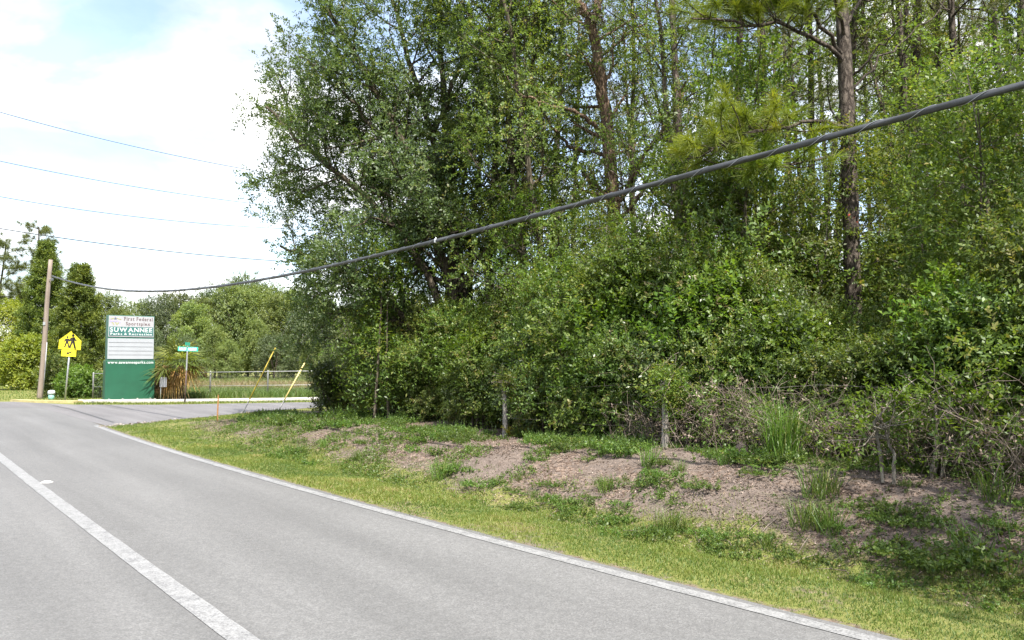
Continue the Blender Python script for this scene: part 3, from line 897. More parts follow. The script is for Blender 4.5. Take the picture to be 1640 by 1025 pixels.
# ------------------------------------------------------------------ school crossing sign
b = ground(104, 642.6)
sc_ = thing('school_crossing_sign', 'yellow school crossing pentagon above a yellow arrow plaque on a leaning post', 'sign', (b[0], b[1], 0), R(14))
sc_.rotation_euler = (0, R(3.4), R(14))
mb = MB(); mb.tube([(0, 0, -0.2), (0, 0, 2.72)], 0.034, 8); mb.build('post', M['steel'], sc_, True)
pent = [(-0.40, 2.07), (0.40, 2.07), (0.40, 2.43), (0.0, 2.80), (-0.40, 2.43)]
mb = MB(); mb.prism(pent, -0.052, -0.046); pn = mb.build('warning_panel', M['sign_yellow'], sc_, bevel=0.001)
mb = MB(); mb.prism([(-0.275, 1.79), (0.265, 1.79), (0.265, 2.055), (-0.275, 2.055)], -0.058, -0.054); pq = mb.build('arrow_plaque', M['sign_yellow'], sc_, bevel=0.001)


def outline(poly, w, y):
    mb = MB(); n = len(poly); c = np.mean(poly, 0)
    inn = [tuple(c + (np.array(p) - c) * (1 - w)) for p in poly]; inn2 = [tuple(c + (np.array(p) - c) * (1 - w - 0.035)) for p in poly]
    V = [(x, y, z) for x, z in inn] + [(x, y, z) for x, z in inn2]
    mb.add(V, [(k, (k + 1) % n, n + (k + 1) % n, n + k) for k in range(n)])
    return mb


outline(pent, 0.04, -0.0535).build('border', M['sign_black'], pn)


def figure(ox, oz, s):
    P = lambda x, z: (ox + x * s, oz + z * s)
    polys = [[P(0.046 * math.cos(a), 0.405 + 0.046 * math.sin(a)) for a in np.linspace(0, 2 * PI, 13)[:-1]],
             [P(-0.065, 0.34), P(0.065, 0.35), P(0.058, 0.19), P(-0.045, 0.18)],
             [P(0.035, 0.345), P(0.070, 0.335), P(0.125, 0.235), P(0.080, 0.215)],
             [P(0.125, 0.235), P(0.085, 0.215), P(0.135, 0.28), P(0.165, 0.285)],
             [P(-0.065, 0.34), P(-0.025, 0.32), P(-0.080, 0.205), P(-0.125, 0.215)],
             [P(-0.045, 0.21), P(0.025, 0.20), P(-0.040, 0.0), P(-0.095, 0.0)],
             [P(-0.005, 0.20), P(0.058, 0.20), P(0.115, 0.0), P(0.060, -0.01)],
             [P(-0.095, 0.0), P(-0.040, 0.0), P(-0.015, -0.025), P(-0.100, -0.025)], [P(0.060, -0.01), P(0.115, 0.0), P(0.145, -0.03), P(0.060, -0.035)]]
    mb = MB()
    for k, pl_ in enumerate(polys):
        y = -0.0555 - 0.0005 * k
        V = [(x, y, z) for x, z in pl_]; mb.add(V, [tuple(range(len(V)))])
    return mb


figure(0.085, 2.16, 1.16).build('walking_figure', M['sign_black'], pn)
figure(-0.115, 2.17, 0.96).build('walking_figure', M['sign_black'], pn)
mb = MB()
a, t_ = np.array([0.10, 1.985]), np.array([-0.11, 1.885]); d = (t_ - a) / np.linalg.norm(t_ - a); nn = np.array([-d[1], d[0]])
sh = [a + nn * 0.026, a - nn * 0.026, t_ - d * 0.08 - nn * 0.026, t_ - d * 0.08 + nn * 0.026]
hd = [t_ - d * 0.10 + nn * 0.065, t_ - d * 0.10 - nn * 0.065, t_]
for k, pl_ in enumerate((sh, hd)): mb.add([(p[0], -0.0615 - 0.0006 * k, p[1]) for p in pl_], [tuple(range(len(pl_)))])
mb.build('arrow', M['sign_black'], pq)

# ------------------------------------------------------------------ street name sign
b = ground(296, 646)
ss_ = thing('street_name_sign', 'small bright green street name blades on a thin dark post', 'sign', (b[0], b[1], 0), R(6))
ss_.rotation_euler = (0, R(1.5), R(6))
mb = MB(); mb.tube([(0, 0, -0.1), (0, 0, 1.25)], 0.028, 8); mb.build('post', M['dark_post'], ss_, True)
mb = MB(); mb.tube([(0, 0, 1.25), (0, 0, 1.95)], 0.026, 8); mb.box((0, 0, 1.97), (0.05, 0.05, 0.04)); mb.box((0, 0, 2.155), (0.05, 0.05, 0.03)); mb.build('upper_post', M['steel'], ss_, False)
mb = MB(); mb.box((0.02, 0, 2.06), (0.74, 0.006, 0.165)); bl = mb.build('name_blade', M['street_green'], ss_, bevel=0.001)
mb = MB(); mb.box((0, 0.0, 2.25), (0.006, 0.60, 0.13)); mb.build('name_blade', M['street_green'], ss_, bevel=0.001)
mb = MB(); rr = random.Random(5)
x = -0.30                                        # the street name is too small to read in the photograph: dense pale strokes only
while x < 0.33:
    if -0.02 < x < 0.02 or 0.13 < x < 0.16: x += 0.04; continue
    w = rr.uniform(0.012, 0.020)
    mb.box((x, -0.0042, 2.06 + rr.uniform(-.006, .006)), (w, 0.002, rr.uniform(0.095, 0.118)))
    if rr.random() < 0.6: mb.box((x + 0.018, -0.0047, 2.06 + rr.choice([-0.045, 0, 0.045])), (0.026, 0.002, 0.022))
    x += rr.uniform(0.028, 0.038)
mb.build('lettering', M['street_mint'], bl)

# ------------------------------------------------------------------ utility pole, pedestal, grey sign back
pb_ = np.array([-20.1, 33.5, 0.0])
up = thing('utility_pole', 'weathered brown wooden utility pole beside the yellow school sign', 'utility pole', tuple(pb_))
mb = MB(); zz = np.linspace(-0.4, 5.95, 12); mb.tube([(0.05 * z + 0.02 * math.sin(z), 0, z) for z in zz], np.interp(zz, [0, 6], [0.115, 0.08]), 14); mb.build('pole', M['pole_wood'], up, True)
mb = MB(); mb.tube([(0.05 * z + 0.17 - 0.008 * z, -0.06, z) for z in (0, 1.2, 2.4)], 0.022, 6); mb.build('conduit', M['dull_steel'], up, True)
mb = MB(); mb.tube([(0.05 * 5.1 + 0.06, -0.10, 5.1), (0.05 * 5.1 + 0.22, -0.14, 5.1)], 0.02, 6); mb.box((0.05 * 5.1 + 0.21, -0.14, 5.09), (0.06, 0.06, 0.12)); mb.build('cable_bracket', M['dull_steel'], up)
mb = MB(); mb.box((0.05 * 3.2, -0.112, 3.2), (0.10, 0.008, 0.14)); mb.build('number_plate', M['steel'], up)

b = ground(82, 640)
pd = thing('cable_pedestal', 'squat teal pedestal with a pale cap beside the pole', 'pedestal', (b[0], b[1], 0))
mb = MB(); mb.tube([(0, 0, -0.05), (0, 0, 0.25)], [0.12, 0.115], 14); mb.build('body', M['bin_teal'], pd, True)
mb = MB(); mb.tube([(0, 0, 0.22), (0, 0, 0.33), (0, 0, 0.375), (0, 0, 0.39)], [0.135, 0.135, 0.105, 0.04], 14); mb.build('cap', M['bin_white'], pd, True)

b = ground(257, 641)
gp = thing('small_sign_back', 'small grey plate on a thin post beside the green sign', 'sign', (b[0], b[1], 0), R(-8))
mb = MB(); mb.tube([(0, 0, -0.1), (0, 0, 0.95)], 0.02, 6); mb.build('post', M['steel'], gp, True)
mb = MB(); mb.box((0.12, -0.03, 0.74), (0.30, 0.012, 0.40)); mb.build('plate', M['grey_plate'], gp, bevel=0.004)

# ------------------------------------------------------------------ chain link fence across the side street
fa, fb_ = at(151, 598.5, 33.6), at(556, 593.5, 36.6)
ang = math.atan2(fb_[1] - fa[1], fb_[0] - fa[0]); FL = math.hypot(fb_[0] - fa[0], fb_[1] - fa[1])
cf = thing('chain_link_fence', 'low galvanised chain link fence between the side street and the field', 'fence', (fa[0], fa[1], 0), ang)
zt0, zt1 = fa[2], fb_[2]


def pxx(px):
    k = (px - 820) / FPX
    t = (k * fa[1] - fa[0]) / ((fb_[0] - fa[0]) - k * (fb_[1] - fa[1]))
    return t * FL


for px in (151, 250, 338, 430, 506, 545):
    x = pxx(px); zt = zt0 + (zt1 - zt0) * x / FL
    mb = MB(); mb.tube([(x, 0.03, -0.1), (x, 0.03, zt + 0.03), (x, 0.03, zt + 0.06)], [0.034, 0.034, 0.02], 8); mb.build('post', M['dull_steel'], cf, True)
mb = MB(); mb.tube([(0, 0, zt0), (FL + 6, 0, zt1 + (zt1 - zt0) * 6 / FL)], 0.017, 8); mb.build('top_rail', M['dull_steel'], cf, True)
mb = MB(); mb.tube([(0, 0, 0.5), (FL + 6, 0, 0.52)], 0.007, 5); mb.build('tension_wire', M['steel'], cf, True)
V, F = [], []
pitch = 0.085; n = 0
for k in range(int((FL + 6 + 1) / pitch)):
    for sgn in (1, -1):
        x0 = k * pitch - (0 if sgn > 0 else 0); x1 = x0 + sgn * 0.95
        x0c, x1c = max(0, min(FL + 6, x0)), max(0, min(FL + 6, x1))
        if abs(x1c - x0c) < 0.05: continue
        za = 0.05 + 0.95 * (x0c - x0) / (x1 - x0); zb = 0.05 + 0.95 * (x1c - x0) / (x1 - x0)
        r = 0.0016; yy = 0.004 * sgn
        V += [(x0c - r, yy, za), (x0c + r, yy, za), (x1c + r, yy, zb), (x1c - r, yy, zb), (x0c, yy + r, za), (x1c, yy + r, zb)]
        F += [(n, n + 1, n + 2, n + 3), (n + 1, n + 4, n + 5, n + 2), (n + 4, n, n + 3, n + 5)]; n += 6
cl = mesh_quads('chain_link', np.array(V), np.array(F), M['wire'], parent=cf); cl['kind'] = 'stuff'

# ------------------------------------------------------------------ guy wires and stake
for (bx, by), (ux, uy), Y1, lab, colm in (((387.5, 663.5), (441, 557), 24.3, 'leaning bright yellow guard on a guy wire, taller of the pair', M['yellow_guard']),
                                           ((446, 657.5), (488, 581), 26.3, 'leaning pale yellow guard on a guy wire, nearer the trees', simple_mat('pale_guard', (0.74, 0.58, 0.22), 0.55, var=0.12, scale=4))):
    g0 = ground(bx, by); g0[2] = hz(g0[0], g0[1]); g1 = at(ux, uy, Y1)
    gw = thing('guy_wire', lab, 'guy wire', tuple(g0))
    d = g1 - g0; top = d * 2.1
    mb = MB(); mb.tube([(0, 0, -0.05), tuple(top)], 0.004, 5); mb.build('strand', M['thin_wire'], gw, True)
    mb = MB(); mb.tube([tuple(d * 0.22), tuple(d * 0.6), tuple(d)], 0.020, 8); mb.build('guard', colm, gw, True)
    mb = MB(); mb.tube([tuple(d * -0.01), tuple(d * 0.2)], 0.012, 6); mb.build('anchor_rod', M['dull_steel'], gw, True)
g0 = ground(348, 679); zz = hz(g0[0], g0[1])
mb = MB(); mb.tube([(0, 0, -0.05), (0.004, 0, 0.3), (0.010, 0.01, 0.66)], [0.018, 0.018, 0.016], 6)
o = mb.build('marker_stake', M['rust_stake']); o.location = (g0[0], g0[1], zz); tag(o, 'thin rusty orange stake standing in the corner grass', 'stake')

# ------------------------------------------------------------------ overhead lines
cable_px = [(80, 441), (150, 459.5), (240, 466.5), (330, 461), (430, 446), (560, 419), (690, 388), (850, 347), (1000, 307), (1200, 256), (1360, 209.5), (1500, 173), (1640, 136)]
P0 = np.array([-19.62, 33.3]); P1 = np.array([(1640 - 820) / FPX * 6.0, 6.0])
tt, hh = [], []
for x, y in cable_px:
    r = ray(x, y); k = r[0] / r[1]
    t = (k * P0[1] - P0[0]) / ((P1[0] - P0[0]) - k * (P1[1] - P0[1]))
    Y = P0[1] + t * (P1[1] - P0[1]); tt.append(t); hh.append(at(x, y, Y)[2])
cf_ = np.polyfit(tt, hh, 5)
t = np.concatenate([np.linspace(0, 1.0, 240), np.linspace(1.01, 1.45, 40)])
zc = np.where(t <= 1.0, np.polyval(cf_, np.minimum(t, 1.0)), np.polyval(cf_, 1.0) + (t - 1.0) * np.polyval(np.polyder(cf_), 1.0))
pts = np.stack([P0[0] + t * (P1[0] - P0[0]), P0[1] + t * (P1[1] - P0[1]), zc], 1)
ck = thing('overhead_cable', 'thick black twisted cable sagging across the trees from the wooden pole', 'cable', tuple(pts[0]))
q = pts - pts[0]
tq = np.linspace(0, 1, 1500); qi = np.stack([np.interp(tq, np.linspace(0, 1, len(q)), q[:, k]) for k in range(3)], 1)
rad = np.interp(tq, [0, 0.3, 0.55, 1], [0.031, 0.030, 0.029, 0.029])
mb = MB(); mb.tube(qi, rad, 12, lobes=3, twist=5.0); mb.build('cable_bundle', M['cable'], ck, True)
d = np.gradient(qi, axis=0); d = norm(d); u = norm(np.cross(d, [0, 0, 1.0])); w_ = np.cross(u, d)
arc = np.concatenate([[0], np.cumsum(np.linalg.norm(np.diff(qi, axis=0), axis=1))])
hx = qi + (np.cos(arc * 14)[:, None] * u + np.sin(arc * 14)[:, None] * w_) * (rad[:, None] * 1.08)
mb = MB(); mb.tube(hx, 0.0035, 4); mb.build('lashing_wire', M['lash'], ck, True)
ic = int(np.argmin(np.abs(qi[:, 1] + pts[0][1] - 11.9))); mb = MB(); mb.box((0, 0, 0.0), (0.05, 0.07, 0.066)); mb.box((0, 0, 0.045), (0.02, 0.03, 0.03))
o = mb.build('clamp', M['steel'], ck, bevel=0.01); o.location = tuple(qi[ic])

lines = [([(0, 179.5), (100, 207), (200, 231), (300, 253), (405, 273)], 0.016, 'topmost thin power line crossing the open sky', 38, 50),
         ([(0, 258), (130, 284), (260, 306), (405, 326)], 0.016, 'second thin power line from the top in the open sky', 37.5, 50),
         ([(0, 315), (140, 337), (290, 355), (440, 365.5)], 0.016, 'third thin power line from the top in the open sky', 37, 50),
         ([(0, 366), (150, 388), (300, 406), (440, 417.5)], 0.024, 'dark cable below the thin power lines, above the utility pole', 36, 48)]
for pp, r, lab, Ya, Yb in lines:
    pp = np.array(pp, float); c2 = np.polyfit(pp[:, 0], pp[:, 1], 2)
    xs = np.linspace(-260, 640, 50)
    ys = np.where(xs < 470, np.polyval(c2, xs), np.polyval(c2, 470) + (xs - 470) * np.polyval(np.polyder(c2), 470))
    k0, k1 = (0 - 820) / FPX, (440 - 820) / FPX
    A, B = np.array([k0 * Ya, Ya]), np.array([k1 * Yb, Yb])
    P = []
    for x, y in zip(xs, ys):
        rr_ = ray(x, y); k = rr_[0] / rr_[1]
        t = (k * A[1] - A[0]) / ((B[0] - A[0]) - k * (B[1] - A[1]))
        P.append(at(x, y, A[1] + t * (B[1] - A[1])))
    P = np.array(P); mb = MB(); mb.tube(P - P[0], r, 6)
    o = mb.build('power_line', M['thin_wire'], smooth_=True); o.location = tuple(P[0]); tag(o, lab, 'power line', 'overhead lines in the open sky')


# ------------------------------------------------------------------ plants: builders
def leafy_shrub(name, label, mat, seed, h, r, ntw=1900, k=14, L=0.062, W=0.030, lobes=16, tl=0.38, up=0.8, stems=5, bottom=0.05, group=None, upb=0.55):
    rg = np.random.default_rng(seed)
    t = thing(name, label, 'shrub', (0, 0, 0), 0, group)
    tubes = []
    lc = []
    for i in range(lobes):
        a = i * 2.4 + rg.random(); f = rg.random() ** 0.7
        z = h * (bottom + (1 - bottom) * rg.random() ** 0.85 * 0.88)
        prof = math.sin(PI * min(1, (z / h) * 0.80 + 0.18)) ** 0.6
        lc.append((math.cos(a) * r * 0.72 * f * prof, math.sin(a) * r * 0.72 * f * prof, z))
    lc.append((0, 0, h * 0.88)); lc = np.array(lc)
    lr = r * rg.uniform(0.22, 0.48, len(lc))
    for i in range(stems):
        j = rg.integers(len(lc)); e = lc[j]
        st_ = np.array([rg.normal() * 0.15, rg.normal() * 0.15, -0.1])
        mid = (st_ + e) / 2 + rg.normal(size=3) * 0.15
        f = np.linspace(0, 1, 7)[:, None]
        pts = (1 - f) ** 2 * st_ + 2 * f * (1 - f) * mid + f ** 2 * e
        tubes.append((pts, np.linspace(0.035, 0.008, 7)))
    V, F = tubes_quads(tubes, 5)
    so = mesh_quads('stems', V, F, M['oak_bark'], parent=t, smooth_=True); so['kind'] = 'stuff'
    j = rg.integers(0, len(lc), ntw)
    dd = norm(rg.normal(size=(ntw, 3)) + np.array([0, 0, 0.25]))
    rr = lr[j][:, None] * (rg.random((ntw, 1)) ** 0.5)
    tb = lc[j] + dd * rr * np.array([1, 1, 0.85])
    tb[:, 2] = np.maximum(tb[:, 2], 0.02 + 0.1 * rg.random(ntw))
    td = norm(dd * 0.8 + rg.normal(size=(ntw, 3)) * 0.35 + np.array([0, 0, up * 0.5]))
    V, F, tone = twig_leaves(rg, tb, td, tl * (0.6 + 0.8 * rg.random(ntw)), k, L, W, upbias=upb, out=norm(tb * np.array([1, 1, 0.4]) - np.array([0, 0, h * 0.1])))
    tone = np.clip(tone + 0.26 * (np.repeat(rg.random(len(lc))[j], k) - 0.5) * 2, 0, 1)
    mesh_quads('foliage', V, F, mat, tone, t)
    tw = [(np.stack([tb[i], tb[i] + td[i] * tl * 0.8]), np.array([0.006, 0.003])) for i in range(0, ntw, 6)]
    V, F = tubes_quads(tw, 3)
    tv = mesh_quads('twigs', V, F, M['oak_bark'], parent=t); tv['kind'] = 'stuff'
    return t


def crown_from_tips(rg, tips, n_tw, k, L, W, tl, mat, parent, name='crown', jit=0.18, up=0.25, upb=0.9):
    P = np.array([p for p, _ in tips]); D = np.array([d for _, d in tips])
    m = len(P) * n_tw
    i = np.repeat(np.arange(len(P)), n_tw)
    tb = P[i] + rg.normal(size=(m, 3)) * jit
    td = norm(D[i] * 0.6 + rg.normal(size=(m, 3)) * 0.7 + np.array([0, 0, up]))
    c0 = P.mean(0)
    V, F, tone = twig_leaves(rg, tb, td, tl * (0.6 + 0.8 * rg.random(m)), k, L, W, upbias=upb, out=norm((tb - c0) * np.array([1, 1, 0.4])))
    return mesh_quads(name, V, F, mat, tone, parent)


def broadleaf(name, label, seed, h, r0, lean, spec, mat, n_tw, k, L, W, tl, barkm, first=0.2, group=None, jit=0.18):
    rg = np.random.default_rng(seed)
    t = thing(name, label, 'tree', (0, 0, 0), 0, group)
    tubes, tips = [], []
    pts = wander(rg, (0, 0, -0.3), (lean[0], lean[1], 1), h, 0.05, 0.02, 0.5)
    grow(rg, pts, r0, r0 * 0.25, spec, 0, tubes, tips)
    V, F = tubes_quads(tubes, 7)
    mesh_quads('trunk', V, F, barkm, parent=t, smooth_=True)
    crown_from_tips(rg, tips, n_tw, k, L, W, tl, mat, t, jit=jit)
    return t


def needle_tufts(rg, P, D, n, L, w, spread=0.75):
    """P, D: tuft origins and directions; n needles per tuft"""
    m = len(P) * n
    i = np.repeat(np.arange(len(P)), n)
    b = P[i] + D[i] * (rg.random((m, 1)) - 0.6) * 0.16
    d = norm(D[i] * (0.15 + rg.random((m, 1))) + rg.normal(size=(m, 3)) * spread)
    ll = L * (0.75 + 0.5 * rg.random((m, 1)))
    side = norm(np.cross(d, rg.normal(size=(m, 3)))) * w
    e = b + d * ll - np.array([0, 0, 1.0]) * (0.12 * ll)
    V = np.stack([b - side, b + side, e + side * 0.35, e - side * 0.35], 1).reshape(-1, 3)
    tone = np.clip(np.repeat(rg.normal(0.5, 0.15, len(P)), n) + rg.normal(0, 0.13, m), 0, 1)
    return V, np.arange(4 * m).reshape(-1, 4), tone


def pine(name, label, seed, h, r0, crown_from, blen, n_br, tufts, nn, L, w, mat, group=None, lean=(0, 0), dead=10):
    rg = np.random.default_rng(seed)
    t = thing(name, label, 'tree', (0, 0, 0), 0, group)
    pts = wander(rg, (0, 0, -0.3), (lean[0], lean[1], 1), h, 0.018, 0.02, 0.7)
    tubes = [(pts, np.linspace(r0, r0 * 0.3, len(pts)))]
    tg = norm(np.gradient(pts, axis=0)); TP, TD = [], []
    for k in range(n_br + dead):
        isd = k >= n_br
        f = crown_from + (1 - crown_from) * (k + rg.random()) / n_br if not isd else rg.uniform(0.22, crown_from + 0.1)
        f = min(f, 0.985)
        x = f * (len(pts) - 1); i = int(x); b = pts[i] + (pts[min(i + 1, len(pts) - 1)] - pts[i]) * (x - i)
        az = k * 2.4 + rg.normal() * 0.4; el = rg.uniform(-0.05, 0.5) if not isd else rg.uniform(-0.3, 0.35)
        d = np.array([math.cos(az), math.sin(az), el])
        ln = blen * (1.15 - 0.75 * (f - crown_from) / (1 - crown_from)) * rg.uniform(0.6, 1.15) if not isd else rg.uniform(0.3, 1.5)
        br = wander(rg, b, d, ln, 0.12, 0.04 if not isd else -0.02, 0.3)
        tubes.append((br, np.linspace(0.03 if not isd else 0.016, 0.006, len(br))))
        if isd: continue
        for j in range(max(2, len(br) // 3), len(br)):
            for q in range(tufts):
                dd = norm(np.array(br[j] - br[j - 1]) / np.linalg.norm(br[j] - br[j - 1]) + rg.normal(size=3) * 0.7 + np.array([0, 0, 0.35]))
                TP.append(br[j] + dd * rg.uniform(0.1, 0.5)); TD.append(dd)
                if q == 0: tubes.append((np.stack([br[j], TP[-1]]), np.array([0.008, 0.005])))
    for q in range(10): TP.append(pts[-1] + rg.normal(size=3) * 0.22); TD.append(norm(rg.normal(size=3) + np.array([0, 0, 1.2])))
    V, F = tubes_quads(tubes, 7)
    mesh_quads('trunk', V, F, M['pine_bark'], parent=t, smooth_=True)
    V, F, tone = needle_tufts(rg, np.array(TP), np.array(TD), nn, L, w)
    mesh_quads('crown', V, F, mat, tone, t)
    return t


def blades(rg, X, Y, Z, h, w, mat, name, parent=None, lean=0.5, tone=None, curve=0.35):
    n = len(X)
    h = np.broadcast_to(h, (n,)) * (0.6 + 0.8 * rg.random(n)); w = np.broadcast_to(w, (n,))
    a = rg.random(n) * 6.28; la = rg.random(n) * 6.28; ln = lean * rg.random(n) * h
    side = np.stack([np.cos(a), np.sin(a), a * 0], 1) * (w / 2)[:, None]
    b = np.stack([X, Y, Z - 0.01], 1)
    ld = np.stack([np.cos(la), np.sin(la), la * 0], 1)
    m = b + ld * (ln * 0.35)[:, None] + np.array([0, 0, 1.0]) * (h * 0.6)[:, None]
    e = b + ld * (ln * (1 + curve))[:, None] + np.array([0, 0, 1.0]) * (h * (1 - 0.2 * lean))[:, None]
    V = np.stack([b - side, b + side, m + side * 0.8, m - side * 0.8, e + side * 0.12, e - side * 0.12], 1).reshape(-1, 3)
    i = np.arange(n)[:, None] * 6
    F = np.concatenate([i + np.array([[0, 1, 2, 3]]), i + np.array([[3, 2, 4, 5]])], 1).reshape(-1, 4)
    tone = np.repeat(np.clip(rg.normal(0.42, 0.18, n) if tone is None else tone, 0, 1), 2)
    return mesh_quads(name, V, F, mat, tone, parent)


def pos_p(px, p):
    k = (px - 820) / FPX
    Y = p / (NX * k + NY)
    X = k * Y
    return np.array([X, Y, hz(X, Y)])


def pos_Y(px, Y):
    X = (px - 820) / FPX * Y
    return np.array([X, Y, hz(X, Y)])


class Proto:
    def __init__(self, root): self.root, self.used = root, False

    def put(self, loc, rz, sc, label, group):
        sc = (sc, sc, sc) if isinstance(sc, (int, float)) else sc
        if not self.used:
            self.used = True; r = self.root
            r.location = tuple(loc); r.rotation_euler = (0, 0, rz); r.scale = sc; r['label'] = label; r['group'] = group
            return r
        return dup(self.root, tuple(loc), rz, sc, label, group)


LAND = [(562, 'the fan palmetto'), (603, 'the narrow sapling'), (680, 'the dark hollow'), (1640, 'the right border'), (745, 'the big oak trunk'), (808, 'the bare fence post'), (985, 'the leaning vine-clad tree'), (1062, 'the vine-topped fence post'),
        (1183, 'the dark stump'), (1250, 'the tall grass tuft'), (1365, 'the tall pine trunk'), (1500, 'the pale-stemmed sapling')]


def where(px, k=0):
    (a, x, n) = sorted((abs(px - x), x, n) for x, n in LAND)[k]
    side = 'beside' if a < 18 else ('just left of' if px < x else 'just right of') if a < 60 else ('left of' if px < x else 'right of')
    return side + ' ' + n


# ------------------------------------------------------------------ the big oak at the corner
def oak():
    rg = np.random.default_rng(11)
    base = pos_Y(748, 18.0)
    t = thing('oak_tree', 'big spreading oak at the corner with a wide grey-green crown and several stems', 'tree', tuple(base))
    stems = [[(745, 690, 18), (738, 560, 18), (718, 430, 17.8), (680, 320, 17.4), (635, 200, 17.2), (560, 80, 17.0), (520, 10, 17)],
             [(748, 690, 18), (745, 560, 18), (722, 400, 18.2), (694, 220, 18.6), (645, 60, 18.8), (600, -90, 19)],
             [(752, 690, 18), (750, 540, 18.1), (735, 380, 18.6), (708, 190, 19.0), (702, 0, 19.2), (690, -140, 19.5)],
             [(756, 690, 18.2), (778, 540, 18.4), (786, 400, 18.4), (796, 200, 18.2), (790, 20, 17.8), (780, -120, 17.5)],
             [(742, 680, 17.9), (722, 520, 17.5), (655, 385, 16.8), (560, 290, 16.4), (470, 225, 16.2), (430, 170, 16.2)],
             [(740, 680, 17.8), (690, 560, 17.2), (610, 470, 16.6), (520, 420, 16.4), (450, 395, 16.3)],
             [(738, 560, 18), (690, 430, 18.8), (600, 330, 19.6), (510, 250, 20.2), (440, 120, 20.4)],
             [(718, 430, 17.8), (650, 260, 16.6), (560, 160, 16.0), (480, 90, 15.8)],
             [(694, 220, 18.6), (740, 100, 17.6), (800, 30, 17), (850, -40, 16.6)],
             [(738, 600, 17.8), (650, 520, 16.8), (560, 500, 16.6), (500, 480, 16.8)],
             [(786, 400, 18.4), (830, 260, 17.6), (850, 120, 17.2), (870, 0, 17)]]
    rad = [0.15, 0.13, 0.14, 0.12, 0.10, 0.09, 0.08, 0.07, 0.06, 0.06, 0.06]
    bx = [(-200, 560), (10, 480), (70, 445), (95, 402), (160, 395), (250, 398), (320, 412), (350, 425), (380, 440), (405, 420), (440, 450), (500, 475), (560, 490), (640, 545), (1000, 700)]

    def shape(b, d):
        e = b + base + d * 1.5
        px = 820 + FPX * e[0] / e[1]; py = 578 - FPX * (e[2] - CAMH) / e[1]
        lim = np.interp(py, [y for y, _ in bx], [x for _, x in bx])
        return float(np.clip((px - lim + 35) / 70, 0.05, 1.0)) if px > lim - 40 else 0.0
    tubes, tips = [], []
    spec = [dict(n=2.3, len=2.2, first=0.28, ang=58, wig=0.16, trop=0.02, rad=0.45, taper=0.35, shape=shape), dict(n=3.1, len=0.85, first=0.25, ang=52, wig=0.2, trop=0.0, rad=0.5)]
    for st_, r in zip(stems, rad):
        P = np.array([at(a_, b_, max(c_, 17.5)) for a_, b_, c_ in st_]) - base
        if st_[0][1] >= 680: P[0][2] = -0.2
        u = np.linspace(0, len(P) - 1, 22)
        Q = np.stack([np.interp(u, range(len(P)), P[:, k]) for k in range(3)], 1)
        for _ in range(3): Q[1:-1] = (Q[:-2] + Q[1:-1] * 2 + Q[2:]) / 4
        Q[1:] += rg.normal(size=(21, 3)) * 0.035
        grow(rg, Q, r, r * 0.3, spec, 0, tubes, tips)
    V, F = tubes_quads(tubes, 7)
    mesh_quads('trunk', V, F, M['oak_bark'], parent=t, smooth_=True)
    tips = [q for q in tips if q[0][2] > 3.6 + 1.2 * rg.random() or (q[0][0] < -1.2 and q[0][2] > 1.4) or rg.random() < 0.15]
    crown_from_tips(rg, tips, 4, 13, 0.074, 0.034, 0.34, M['oak_leaf'], t, jit=0.14)
    return len(tips)


oak()

